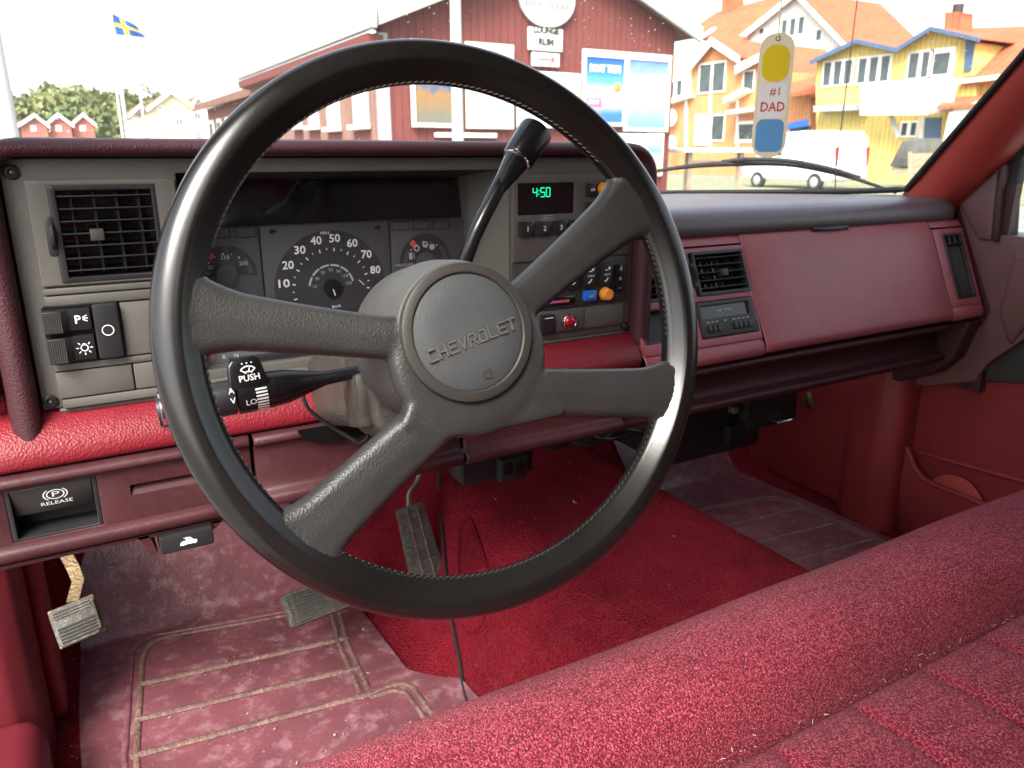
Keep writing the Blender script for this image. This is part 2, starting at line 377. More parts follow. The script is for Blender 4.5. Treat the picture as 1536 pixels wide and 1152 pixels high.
# ================================================================== cabin shell (the setting of the picture)
def sst(a, b, x): t = min(1, max(0, (x-a)/(b-a))); return t*t*(3-2*t)
def zfloor(x, y):
    z = -.760 + .185*sst(.395, .56, x)*(1-sst(.85, 1.03, x))
    z += 1.1*max(0, y-1.24)*sst(1.20, 1.30, y) if y > 1.2 else 0
    return z
mb = MB()
xs = np.linspace(-.14, 1.44, 80); ys = np.concatenate([np.linspace(-.5, 1.15, 34), np.linspace(1.17, 1.60, 24)])
mb.sheet([[(x, y, zfloor(x, y)+.0015*random.random()) for x in xs] for y in ys])
floor = build(mb, 'cabin_floor', 'carpet_red', kind='structure'); floor['label'] = 'deep red carpet over the cabin floor and transmission hump'
mb = MB(); mb.box((-.16, 1.60, -.42), (1.46, 1.62, -.13)); build(mb, 'firewall', 'black_plastic', floor)

# sills and side walls
mb = MB(); mb.box((-.30, -.5, -.80), (-.105, .98, -.655), .03, 4)
build(mb, 'door_sill', 'sill_red', label='dark red door sill trim beside the parking brake pedal', cat='sill trim')
t = thing('kick_panel', (-.15, 1.2, -.76), 'dark red kick panel at the driver side below the dash', 'kick panel')
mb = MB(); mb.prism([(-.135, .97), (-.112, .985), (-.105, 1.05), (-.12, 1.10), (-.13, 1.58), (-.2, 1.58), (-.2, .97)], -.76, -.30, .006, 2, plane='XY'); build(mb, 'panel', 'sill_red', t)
mb = MB(); mb.box((-.112, 1.06, -.74), (-.088, 1.13, -.32), .01, 3); build(mb, 'pinch_trim', 'knee_red', t)
t = thing('kick_panel', (1.42, 1.0, -.76), 'red moulded kick panel beside the passenger floor mat', 'kick panel')
mb = MB(); mb.prism([(1.395, .855), (1.382, .868), (1.372, .90), (1.378, .955), (1.40, .985), (1.43, 1.0), (1.44, 1.58), (1.50, 1.58), (1.50, .855)], -.76, -.40, .008, 3, plane='XY', ang=20); build(mb, 'panel', 'door_red', t)

# roof, rear wall and pillars close the cab behind and above the camera
t = thing('cab_roof', (.63, .1, .43), 'headliner and roof skin above the bench seat', 'roof')
mb = MB(); mb.box((-.02, -.62, .43), (1.28, .66, .47), .02); build(mb, 'headliner', 'door_trim', t)
t = thing('cab_back', (.63, -.6, -.8), 'rear cab wall with its wide window behind the seat', 'cab wall')
mb = MB(); mb.plate(-.16, 1.44, -.80, .44, [(.10, 1.16, -.02, .36)], -.62, -.66, .004); build(mb, 'wall', 'door_trim', t)
mb = MB(); mb.box((.10, -.645, -.02), (1.16, -.64, .36)); build(mb, 'pane', 'dimming_glass', t)
for x0, x1 in ((-.24, -.165), (1.445, 1.52)): mb = MB(); mb.box((x0, -.66, -.80), (x1, -.16, .46), .01); build(mb, 'corner_light_block', 'door_trim', t)  # unseen corner walls, brought forward to block light from behind

# ------------------------------------------------------------------ windshield, gasket, A pillar
WB = smooth_path([(-.10, .90, -.070), (-.04, .99, -.072), (.08, 1.12, -.074), (.28, 1.225, -.076), (.63, 1.26, -.077), (.98, 1.225, -.076), (1.18, 1.12, -.074), (1.30, .99, -.070), (1.36, .90, -.064)], 6)
def wtop(p): return Vector((.63+(p.x-.63)*.81, p.y-.46, .42))
ws = thing('windshield', (.63, 1.0, -.08), 'curved clear windshield with dust specks above the dash', 'windshield')
mb = MB(); mb.sheet([[p.lerp(wtop(p), k/6) for p in WB] for k in range(7)]); build(mb, 'pane', 'windshield_glass', ws)
mb = MB(); edge = [wtop(WB[0]).lerp(WB[0], k/8) for k in range(8)] + WB + [WB[-1].lerp(wtop(WB[-1]), (k+1)/8) for k in range(8)]
mb.tube(edge, .0055, 8); build(mb, 'gasket', 'rubber', ws)
def pillar(sgn, label):
    t = thing('windshield_pillar', (.63+.74*sgn, .86, -.08), label, 'pillar trim'); mb = MB(); rings = []
    for k in range(11):
        u = k/10; z = -.10+.54*u
        A = Vector((1.366-.0-.30*max(0, (z+.064))*.98, .90-.96*(z+.064), z)); B = Vector((1.402-.27*max(0, z+.08), .815-.84*(z+.08), z))
        A2 = Vector((1.44-.29*(z+.08), A.y+.01, z)); B2 = Vector((1.46-.29*(z+.08), B.y, z))
        n = Vector((-.75, -.5, .1)); ring = []
        for i in range(9):
            s_ = i/8; p = A.lerp(B, s_)+n*(.022*math.sin(math.pi*s_)**.8)
            ring.append(p)
        ring += [B2, A2]
        rings.append([Vector((.63+(p.x-.63)*sgn, p.y, p.z)) for p in ring])
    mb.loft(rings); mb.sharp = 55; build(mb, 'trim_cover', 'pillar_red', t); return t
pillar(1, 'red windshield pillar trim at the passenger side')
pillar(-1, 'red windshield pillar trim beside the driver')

# ------------------------------------------------------------------ passenger door
dr = thing('passenger_door', (1.45, .4, -.76), 'passenger door with red lower panel, map pocket and maroon upper trim', 'door')
def yz(px, X):            # points past the picture's edge run straight back to the rear of the door
    return [(atX(a, b, X).y if a < 1550 else -.34, atX(a, b, X).z) for a, b in px]
def DPR(mb, *a, **k): mb.prism(*a, plane='YZ', **k)
mb = MB(); DPR(mb, yz([(1334, 535), (1640, 515), (1640, 900), (1338, 830)], 1.435), 1.435, 1.50, .006); build(mb, 'lower_panel', 'door_red', dr)
mb = MB(); DPR(mb, yz([(1436, 300), (1462, 300), (1474, 350), (1560, 366), (1640, 370), (1640, 510), (1536, 508), (1480, 546), (1462, 572), (1400, 578), (1362, 578), (1404, 545), (1474, 486), (1486, 466), (1444, 330)], 1.412), 1.412, 1.50, .012, 3); build(mb, 'upper_trim', 'door_trim', dr)
mb = MB(); DPR(mb, yz([(1520, 380), (1660, 384), (1660, 470), (1548, 478), (1512, 520), (1496, 470)], 1.404), 1.404, 1.43, .008, 3); build(mb, 'arm_pull', 'door_trim', dr)
mb = MB(); DPR(mb, yz([(1436, 302), (1452, 292), (1498, 250), (1487, 362), (1466, 360)], 1.405), 1.405, 1.44, .006, 3); build(mb, 'sail_panel', 'door_trim', dr)
mb = MB(); DPR(mb, yz([(1490, 300), (1499, 250), (1506, 246), (1494, 364), (1485, 362)], 1.40), 1.40, 1.44, .004, 2); build(mb, 'sail_edge', 'lower_maroon', dr)
mb = MB(); DPR(mb, yz([(1500, 250), (1545, 205), (1545, 222), (1532, 232), (1518, 300), (1514, 366), (1494, 364)], 1.42), 1.42, 1.45, .005, 2); build(mb, 'window_seal', 'rubber', dr)
for o_ in (0, .006): 
    mb = MB(); mb.tube([atX(1508-o_*900, 262, 1.416), atX(1504-o_*900, 310, 1.414), atX(1503-o_*900, 362, 1.414)], .0022, 6); build(mb, 'seal_lip', 'rubber', dr)
mb = MB(); DPR(mb, yz([(1478, 552), (1536, 506), (1640, 520), (1640, 585), (1536, 575), (1456, 572)], 1.43), 1.428, 1.45, .004); build(mb, 'armrest_insert', 'bezel_dark', dr)
mb = MB(); DPR(mb, yz([(1500, 368), (1520, 360), (1640, 372), (1640, -220), (1536, 60), (1520, 240)], 1.44), 1.445, 1.449); build(mb, 'window_pane', 'clear_glass', dr)
mb = MB(); mb.box((1.414, .735, -.42), (1.432, .90, -.05)); build(mb, 'hinge_cover', 'lower_maroon', dr)
# map pocket
rim = [atX(a, b, 1.415) for a, b in ((1352, 676), (1360, 672), (1366, 685), (1374, 704), (1392, 722), (1440, 742), (1500, 765), (1580, 790))]
mb = MB(); mb.tube(smooth_path(rim, 5), .006, 8); build(mb, 'pocket_rim', 'door_red', dr)
mb = MB(); low = [p+Vector((.015, 0, -.16)) for p in smooth_path(rim, 5)]; mb.sheet([smooth_path(rim, 5), [a.lerp(b, .5)+Vector((-.012, 0, 0)) for a, b in zip(smooth_path(rim, 5), low)], low]); build(mb, 'map_pocket', 'door_red', dr)
mb = MB(); c_ = atX(1432, 754, 1.424); mb.lathe([(0, 0), (.054, 0), (.056, .002), (.056, .004), (.050, .006), (0, .006)], frame(c_, (0, 1, 0), (0, 0, 1), (-1, 0, 0)), 40); o = build(mb, 'door_reflector', 'pillar_red', dr); o['label'] = 'round orange-red reflector half hidden in the map pocket'
mb = MB(); mb.tube(smooth_path([atX(a, b, 1.433) for a, b in ((1362, 672), (1420, 690), (1536, 722), (1640, 750))], 5), .005, 8); build(mb, 'pocket_ledge', 'door_red', dr)

# ================================================================== dashboard
DB = thing('dashboard', (.63, 1.0, -.37), 'maroon and red truck dashboard spanning the cabin', 'dashboard')
# hood round the instrument bezel: an inverted U
BX0, BX1, BZ0, BZ1 = -.040, .629, -.236, -.003
def upath(off, n=7):
    r = .018+off; x0, x1, z1 = BX0-off, BX1+off, BZ1+off*.62; o = [(x0, BZ0-min(off, .014))]
    for cx, cz, a0 in ((x0+r, z1-r, 180), (x1-r, z1-r, 90)):
        for i in range(n+1): a = R(a0-90*i/n); o.append((cx+r*math.cos(a), cz+r*math.sin(a)))
    o.append((x1, BZ0-min(off, .014))); return o
prof = [(0, .80), (.0005, .772), (.003, .764), (.009, .7595), (.016, .760), (.0225, .766), (.025, .778), (.026, .80), (.026, .92), (.022, 1.19)]
mb = MB(); mb.loft([[(x, y, z) for x, z in upath(off)] for off, y in prof], closed=False, caps=False)
for e in (0, -1): mb.add([(upath(off)[e][0], y, upath(off)[e][1]) for off, y in prof], [tuple(range(len(prof)))])
mb.sharp = 60; build(mb, 'instrument_hood', 'pad_maroon', DB)
mb = MB(); mb.plate(BX0-.012, BX1+.012, BZ0-.004, BZ1+.012, [(.0965, .4465, -.2055, -.0175), (-.006, .0760, -.1085, -.0265)], .7935, .800, 0); mb.box((BX0-.02, .90, -.24), (BX1+.02, .92, .012)); build(mb, 'hood_light_seal', 'black_plastic', DB)  # unseen black backing added to stop light leaking round the bezel

def extr(prof_, x0, x1, name, mt, parent, inset=.0025, deep=.003, sharp=50, n=2):
    """profile in (Y, Z) swept along X with eased ends"""
    P = [Vector((0, y, z)) for y, z in prof_]; mb = MB(); rings = []
    c = sum(P, Vector())/len(P)
    def ring(x, d): return [Vector((x, p.y+d, p.z)) for p in P]
    seq = [(x0, deep), (x0+inset*.35, deep*.35), (x0+inset, 0)]+[(x0+inset+(x1-x0-2*inset)*k/n, 0) for k in range(1, n)]+[(x1-inset, 0), (x1-inset*.35, deep*.35), (x1, deep)]
    mb.loft([ring(*q) for q in seq], closed=False, caps=False); mb.sharp = sharp
    return build(mb, name, mt, parent)
def prf(pts, n=5): return [(p.y, p.z) for p in smooth_path([(0, a, b) for a, b in pts], n)]

# padded top over the passenger side
fr = [(.872, -.0745), (.845, -.0765), (.828, -.082), (.819, -.092), (.8165, -.108), (.820, -.114), (.832, -.117), (.86, -.117)]
mb = MB(); rows = []
base = [p for p in WB if .55 < p.x < 1.40]
for p in base+[Vector((1.385, .87, -.07)), Vector((1.40, .86, -.075))]:
    row = [Vector((p.x, max(p.y, .873)+.012, -.0765)), Vector((p.x, max(p.y*.6+.872*.4, .8725), -.0735))]
    e = sst(1.385, 1.405, p.x)
    row += [Vector((p.x, y+.012*e, z-.012*e)) for y, z in fr]; rows.append(row)
e = rows[-1]; rows.append([Vector((1.408, v.y+.004, v.z-.008)) for v in e]); rows.append([Vector((1.411, v.y+.01, v.z-.03)) for v in e])
mb.sheet(rows); mb.sharp = 60; build(mb, 'dash_pad', 'dash_top', DB)
mb = MB(); mb.box((.66, 1.185, -.0765), (1.06, 1.20, -.0722), .001); build(mb, 'defroster_slot', 'black_plastic', DB)

TS = frame((0, .812, -.118), (1, 0, 0), (0, .913, -.408), (0, .408, .913))      # sloping face: local x, y (into the dash), z up the slope
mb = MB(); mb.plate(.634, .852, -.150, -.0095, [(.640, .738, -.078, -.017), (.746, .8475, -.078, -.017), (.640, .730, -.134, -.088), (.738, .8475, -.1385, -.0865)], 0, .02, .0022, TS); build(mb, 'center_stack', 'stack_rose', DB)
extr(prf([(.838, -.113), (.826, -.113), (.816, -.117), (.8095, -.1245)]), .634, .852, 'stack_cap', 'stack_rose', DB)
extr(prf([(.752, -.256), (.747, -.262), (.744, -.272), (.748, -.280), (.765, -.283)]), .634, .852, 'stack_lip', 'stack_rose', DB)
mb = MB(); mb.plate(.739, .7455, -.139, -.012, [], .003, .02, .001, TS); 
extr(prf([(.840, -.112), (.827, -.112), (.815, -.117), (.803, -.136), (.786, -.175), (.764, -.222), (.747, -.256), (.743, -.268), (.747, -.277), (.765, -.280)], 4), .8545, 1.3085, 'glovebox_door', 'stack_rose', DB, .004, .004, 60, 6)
mb = MB(); q = atY(1250, 336, .822); mb.box((1.01, .813, -.1175), (1.095, .824, -.1105), .002); mb.box((1.03, .8115, -.1165), (1.08, .815, -.1135), .0012); build(mb, 'glovebox_latch', 'black_plastic', DB)
mb = MB(); mb.plate(1.3115, 1.402, -.152, -.0095, [(1.335, 1.390, -.137, -.020)], 0, .02, .0022, TS); build(mb, 'vent_panel', 'stack_rose', DB)
extr(prf([(.838, -.113), (.826, -.113), (.816, -.117), (.8095, -.1245)]), 1.3115, 1.402, 'vent_panel_cap', 'stack_rose', DB)
extr(prf([(.752, -.256), (.747, -.262), (.744, -.272), (.748, -.280), (.765, -.283)]), 1.3115, 1.402, 'vent_panel_lip', 'stack_rose', DB)
mb = MB(); mb.box((.632, .845, -.36), (1.39, .87, -.115)); build(mb, 'carcass', 'black_plastic', DB)
# passenger lower trim
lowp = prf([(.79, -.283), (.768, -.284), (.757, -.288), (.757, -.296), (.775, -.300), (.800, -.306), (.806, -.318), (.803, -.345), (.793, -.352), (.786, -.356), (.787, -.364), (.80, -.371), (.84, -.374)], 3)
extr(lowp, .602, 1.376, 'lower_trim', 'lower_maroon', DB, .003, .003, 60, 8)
mb = MB(); mb.prism([(.76, -.285), (.752, -.292), (.770, -.36), (.80, -.395), (.87, -.43), (.90, -.43), (.90, -.285)], 1.377, 1.425, .006, 3, plane='YZ'); build(mb, 'end_bracket', 'lower_maroon', DB)

# driver side: red knee pad, then the maroon panels
knee = prf([(.81, -.216), (.785, -.225), (.766, -.236), (.7545, -.250), (.752, -.262), (.757, -.2685), (.775, -.270)], 4)
XS1, XS2, XS3 = .1325, .3685, .600
extr(knee, -.125, .631, 'knee_pad', 'knee_red', DB, .003, .003, 60, 10)
extr(prf([(.86, -.03), (.825, -.06), (.80, -.11), (.79, -.17), (.785, -.215), (.79, -.225)], 4), -.125, -.0645, 'side_pad', 'knee_red', DB, .003, .003, 60, 3)
lowd = prf([(.775, -.2705), (.757, -.2700), (.748, -.2725), (.7465, -.279), (.752, -.284), (.7535, -.30), (.7535, -.328), (.749, -.334), (.7445, -.338), (.746, -.347), (.757, -.351), (.80, -.352)], 3)
RX0, RX1, RZ0, RZ1 = -.078, -.006, -.3365, -.2795     # parking brake recess
extr(lowd, .1345, XS2-.0015, 'lower_panel', 'lower_maroon', DB, .002, .003, 60, 4)
extr(lowd, XS2+.0015, XS3, 'lower_panel', 'lower_maroon', DB, .002, .003, 60, 4)
extr(prf([(.775, -.2705), (.757, -.2700), (.748, -.2725), (.7465, -.2785), (.752, -.2805)], 3), -.125, XS1-.0015, 'panel_top_lip', 'lower_maroon', DB, .002, .003, 60, 4)
extr(prf([(.753, -.3335), (.749, -.335), (.7445, -.339), (.746, -.347), (.757, -.351), (.80, -.352)], 3), -.125, XS1-.0015, 'panel_bottom_lip', 'lower_maroon', DB, .002, .003, 60, 4)
mb = MB(); mb.plate(-.125, XS1-.0015, -.3345, -.280, [(RX0, RX1, RZ0+.004, RZ1-.004), (.0205, XS1-.012, -.309, -.299)], .7525, .775, .001); build(mb, 'lower_panel', 'lower_maroon', DB)
mb = MB(); mb.box((.0205, .762, -.309), (XS1-.012, .766, -.299)); mb.prism([(.756, -.3085), (.7525, -.3088), (.762, -.2995), (.7645, -.2995)], .0215, XS1-.013, plane='YZ'); build(mb, 'grip_slot', 'lower_maroon', DB)
mb = MB(); mb.prism([(.752, -.352), (.752, -.3555), (.80, -.3555), (.80, -.352)], -.12, .12, plane='YZ'); mb.prism([(.018, -.352), (.030, -.352), (.036, -.372), (.031, -.374), (.026, -.368)], .752, .785, .001, 1, plane='XZ'); mb.prism([(.100, -.352), (.086, -.352), (.086, -.362), (.090, -.362)], .752, .785, .001, 1, plane='XZ'); build(mb, 'release_bracket', 'lower_maroon', DB)

mb = MB(); mb.box((.128, .790, -.345), (.605, .80, -.20)); build(mb, 'lower_liner', 'black_plastic', DB)
# parking brake release: plate in its recess with the finger pocket below
pb = thing('parking_brake_release', (-.042, .76, -.333), 'black parking brake release handle with white symbol, left under the dash', 'release handle')
mb = MB(); mb.plate(RX0, RX1, RZ0+.004, RZ1-.004, [(RX0+.004, RX1-.004, RZ0+.006, RZ1-.006)], .7530, .790, .0008); build(mb, 'recess_frame', 'black_plastic', pb)
mb = MB(); mb.box((RX0+.004, .786, RZ0+.006), (RX1-.004, .789, RZ1-.006)); build(mb, 'finger_pocket', 'rubber', pb)
mb = MB(); mb.prism([(.7525, -.284), (.756, -.2835), (.766, -.312), (.762, -.3125)], RX0+.0045, RX1-.0045, .0008, 1, plane='YZ'); build(mb, 'handle_plate', 'bezel_dark', pb)
dn = Vector((0, -.94, .34)).normalized(); PBM = frame(Vector((-.041, .7573, -.2985)), (1, 0, 0), (0, -.31, .95), (0, -.95, -.31))
def ring2(mb, M, cx, cy, r, w, a0=0, a1=360, n=28, z=0, sx=1):
    pts = [R(a0+(a1-a0)*i/n) for i in range(n+1)]
    vs_ = []; 
    for a in pts: vs_ += [(cx+sx*(r-w/2)*math.cos(a), cy+(r-w/2)*math.sin(a), z), (cx+sx*(r+w/2)*math.cos(a), cy+(r+w/2)*math.sin(a), z)]
    mb.add(vs_, [(2*i, 2*i+1, 2*i+3, 2*i+2) for i in range(n)], M); return mb
def disc(mb, M, cx, cy, r, n=24, z=0, sx=1):
    mb.add([(cx+sx*r*math.cos(2*math.pi*i/n), cy+r*math.sin(2*math.pi*i/n), z) for i in range(n)], [tuple(range(n))], M); return mb
def stroke(mb, M, a, b, w, z=0):
    a = Vector((*a, 0)); b = Vector((*b, 0)); d = (b-a).normalized(); n_ = Vector((-d.y, d.x, 0))*w/2; o_ = Vector((0, 0, z))
    mb.add([a-n_+o_, b-n_+o_, b+n_+o_, a+n_+o_], [(0, 1, 2, 3)], M); return mb
PBM = frame(Vector((-.040, .7583, -.2965)), (1, 0, 0), (0, -.33, .944), (0, -.944, -.33))
mb = MB(); z_ = .0024
ring2(mb, PBM, 0, .003, .0052, .0009, z=z_, sx=1.3); ring2(mb, PBM, 0, .003, .0072, .0008, 130, 230, z=z_, sx=1.3); ring2(mb, PBM, 0, .003, .0072, .0008, -50, 50, z=z_, sx=1.3)
text(mb, 'P', .0085, PBM @ Matrix.Translation((0, .003, z_)), width=.006); text(mb, 'RELEASE', .0055, PBM @ Matrix.Translation((0, -.0068, z_)), width=.025); build(mb, 'lettering', 'white_print', pb)

# hood release lever
hr = thing('hood_release_lever', (.06, .75, -.372), 'black hood release lever with white open-hood car symbol', 'release lever')
mb = MB(); mb.prism(rrect(.0375, .0865, -.3735, -.3545, .002), .744, .775, .0015); build(mb, 'lever', 'black_plastic', hr)
mb = MB(); HM = face_front(.7434, .063, -.364)
mb.add([(a*.001, b*.001, 0) for a, b in ((-8, -3), (-7, 0), (-4, 1.2), (-3, 1), (2, 1), (4, .6), (7.5, .5), (8, -2), (7, -3), (5.5, -3.6), (4, -3), (-3.5, -3.2), (-5, -3.9), (-6.5, -3.2))], [tuple(range(14))], HM)
stroke(mb, HM, (.0015, .001), (-.004, .0044), .0012); stroke(mb, HM, (.0015, .0032), (.0045, .001), .001); stroke(mb, HM, (-.004, .0042), (.002, .0036), .001); build(mb, 'hood_symbol', 'white_print', hr)

# far left dash-end vent
ev = thing('end_air_vent', (-.09, .80, -.2), 'narrow air vent at the outer end of the dash beside the hood', 'air vent')
mb = MB(); mb.plate(-.118, -.068, -.205, -.150, [(-.114, -.0715, -.201, -.154)], .768, .80, .001); build(mb, 'frame', 'black_plastic', ev)
mb = MB(); mb.box((-.114, .795, -.201), (-.0715, .799, -.154)); build(mb, 'duct', 'black_gloss', ev)
mb = MB(); mb.box((-.114, .772, -.178), (-.0715, .785, -.1765)); o = build(mb, 'slat', 'black_plastic', ev)
mb = MB(); mb.box((-.080, .776, -.201), (-.0788, .79, -.154)); build(mb, 'vane', 'black_plastic', ev)

# ================================================================== instrument bezel
YB = .780
bz = thing('instrument_surround', (.29, .79, -.236), 'grey plastic instrument surround framed by the maroon hood', 'dash panel')
CX0, CX1, CZ0, CZ1 = .0965, .4465, -.2055, -.0175
mb = MB(); mb.plate(BX0+.0015, BX1-.001, -.2225, BZ1-.001, [(CX0, CX1, CZ0, CZ1), (-.006, .0760, -.1085, -.0265)], YB, YB+.012, .0015); build(mb, 'face_plate', 'bezel_gray', bz)
mb = MB(); mb.prism([(.7815, -.2228), (.7785, -.2250), (.7865, -.2355), (.81, -.237), (.81, -.2228)], BX0+.014, BX1-.004, .0012, 2, plane='YZ'); build(mb, 'bottom_skirt', 'bezel_gray', bz)
YR = .7735                                                    # raised panels
mb = MB(); mb.plate(-.0225, .0945, -.1115, -.0215, [(-.006, .0760, -.1085, -.0265)], YR, YB-.0002, .0016, seg=3); build(mb, 'vent_surround', 'bezel_gray', bz)
for nm, (x0, x1, z0, z1) in {'trim_strip': (-.0225, .0945, -.1185, -.1130), 'blank_cover': (.0350, .0945, -.1795, -.1300), 'lower_strip': (-.0225, .0945, -.1285, -.1198)}.items():
    mb = MB(); mb.box((x0, YR, z0), (x1, YB-.0003, z1), .0011); build(mb, nm, 'bezel_gray', bz)
mb = MB(); mb.box((-.0245, YR, -.1870), (.0945, YB-.0003, -.1808), .0011); build(mb, 'trim_strip', 'bezel_gray', bz)
mb = MB(); mb.box((-.0245, YR, -.2125), (.0375, YB-.0003, -.1882), .0011); build(mb, 'blank_cover', 'bezel_gray', bz)
mb = MB(); mb.box((.0388, YR, -.2125), (.0945, YB-.0003, -.1882), .0011); build(mb, 'blank_cover', 'bezel_gray', bz)
mb = MB(); mb.box((-.0225, YR+.0005, -.2222), (.4465, YB-.0003, -.2138), .0011); build(mb, 'bottom_rail', 'bezel_gray', bz)
def screw(x, z):
    M = face_front(YB, x, z); mb = MB()
    mb.lathe([(0, .0003), (.0062, .0003), (.0062, .0016), (.0050, .0024), (.0030, .0024), (.0024, .0008), (0, .0006)], M, 20); o = build(mb, 'screw', 'black_plastic', bz)
    mb = MB(); mb.lathe([(0, .0009), (.0018, .0009), (.0012, .0015), (0, .0016)], M, 6); build(mb, 'screw_socket', 'steel', o); return o
for x, z in ((-.0300, -.0150), (-.0318, -.2150), (.6195, -.2165)): screw(x, z)
# cluster recess walls
mb = MB()
def quad(mb, *p): mb.add(p, [(0, 1, 2, 3)])
F = YB+.011; Bk = .865
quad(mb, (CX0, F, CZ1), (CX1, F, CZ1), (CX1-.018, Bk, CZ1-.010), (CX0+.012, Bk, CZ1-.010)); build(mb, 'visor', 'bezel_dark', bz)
mb = MB(); mb.prism([(CX1-.0005, F-.012), (CX1+.001, F-.009), (CX1+.001, Bk), (CX1-.026, Bk), (CX1-.024, Bk-.004)], CZ0, CZ1, .0006, 1, plane='XY'); build(mb, 'side_wall', 'bezel_gray', bz)
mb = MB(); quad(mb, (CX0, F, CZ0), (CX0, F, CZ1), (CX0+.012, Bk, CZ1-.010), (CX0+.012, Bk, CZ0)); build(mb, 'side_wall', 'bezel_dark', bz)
mb = MB(); quad(mb, (CX0, F, CZ0), (CX1, F, CZ0), (CX1-.02, Bk, CZ0+.004), (CX0+.012, Bk, CZ0+.004)); build(mb, 'sill', 'bezel_gray', bz)

# ------------------------------------------------------------------ air vents
def air_vent(x0, x1, z0, z1, yf, nsl, nv, M, label, tabx=.4, wheel=True, tilt=-.002):
    c = Vector(((x0+x1)/2, yf, z0)); c = M @ c if M is not None else c
    t = thing('air_vent', c, label, 'air vent')
    mb = MB(); mb.plate(x0-.0055, x1+.0035, z0-.0045, z1+.0045, [(x0, x1, z0, z1)], yf, yf+.03, .0008, M); build(mb, 'rim', 'black_plastic', t)
    mb = MB(); mb.box((x0-.002, yf+.028, z0-.002), (x1+.002, yf+.030, z1+.002), M=M); build(mb, 'duct', 'black_gloss', t)
    h = (z1-z0)/nsl; first = None
    for k in range(nsl):
        z = z0+h*(k+.5)
        mb = MB(); mb.prism([(yf+.001, z-.0007-tilt*.3), (yf+.0012, z+.0007-tilt*.3), (yf+.014, z+.0009+tilt*.6), (yf+.014, z-.0006+tilt*.6)], x0+.0005, x1-.0005, .0003, 1, M, plane='YZ')
        if first is None: first = build(mb, 'slat', 'black_plastic', t); zf_ = z
        else:
            d = Vector((0, 0, z-zf_)); d = (M.to_3x3() @ d) if M is not None else d; copy_part(first, d)
    for k in range(nv):
        x = x0+(x1-x0)*(k+.6)/(nv+.15)
        mb = MB(); mb.box((x-.0008, yf+.015, z0+.001), (x+.0008, yf+.026, z1-.001), M=M); build(mb, 'vane', 'bezel_dark', t)
    xt = x0+(x1-x0)*tabx; zt = (z0+z1)/2
    mb = MB(); mb.box((xt-.0055, yf-.002, zt-.006), (xt+.0055, yf+.012, zt+.004), .001, 2, M); build(mb, 'tab', 'bezel_dark', t)
    if wheel:
        mb = MB(); mb.box((x0-.012, yf-.0005, zt-.018), (x0-.0032, yf+.02, zt+.016), .002, 2, M); build(mb, 'thumbwheel_housing', 'black_plastic', t)
        Mw = Matrix.Translation((x0-.0075, yf+.006, zt)) @ Matrix.Rotation(R(90), 4, 'Y'); Mw = M @ Mw if M is not None else Mw
        mb = MB(); mb.lathe([(0, -.002), (.0125, -.002), (.0135, -.001), (.0135, .001), (.0125, .002), (0, .002)], Mw, 30); build(mb, 'thumbwheel', 'rubber', t)
    return t
air_vent(-.001, .0735, -.1045, -.0305, YR-.0008, 7, 4, None, 'large square air vent with thin black slats at the left of the bezel', .36)
air_vent(.6430, .735, -.0745, -.0205, -.001, 5, 4, TS, 'black center air vent mostly hidden behind the steering wheel rim', .5)
vt = air_vent(.7540, .844, -.0745, -.0205, -.003, 5, 4, TS, 'black center air vent in the rose panel next to the glovebox', .55)
# upright vent at the passenger end
ov = thing('outer_air_vent', TS @ Vector((1.362, 0, -.137)), 'tall black air vent with upright vanes at the far passenger end', 'air vent')
mb = MB(); mb.plate(1.335, 1.390, -.137, -.020, [(1.339, 1.386, -.133, -.040), (1.339, 1.353, -.037, -.024), (1.3555, 1.3695, -.037, -.024), (1.372, 1.386, -.037, -.024)], -.001, .03, .0008, TS); build(mb, 'frame', 'black_plastic', ov)
mb = MB(); mb.box((1.335, .029, -.137), (1.390, .031, -.020), M=TS); build(mb, 'duct', 'black_gloss', ov)
for k in range(6):
    mb = MB(); x = 1.345+.007*k; mb.prism([(x-.0009, .004), (x+.0009, .003), (x+.004, .018), (x+.002, .019)], -.132, -.041, .0003, 1, TS, plane='XY'); build(mb, 'vane', 'bezel_dark', ov)

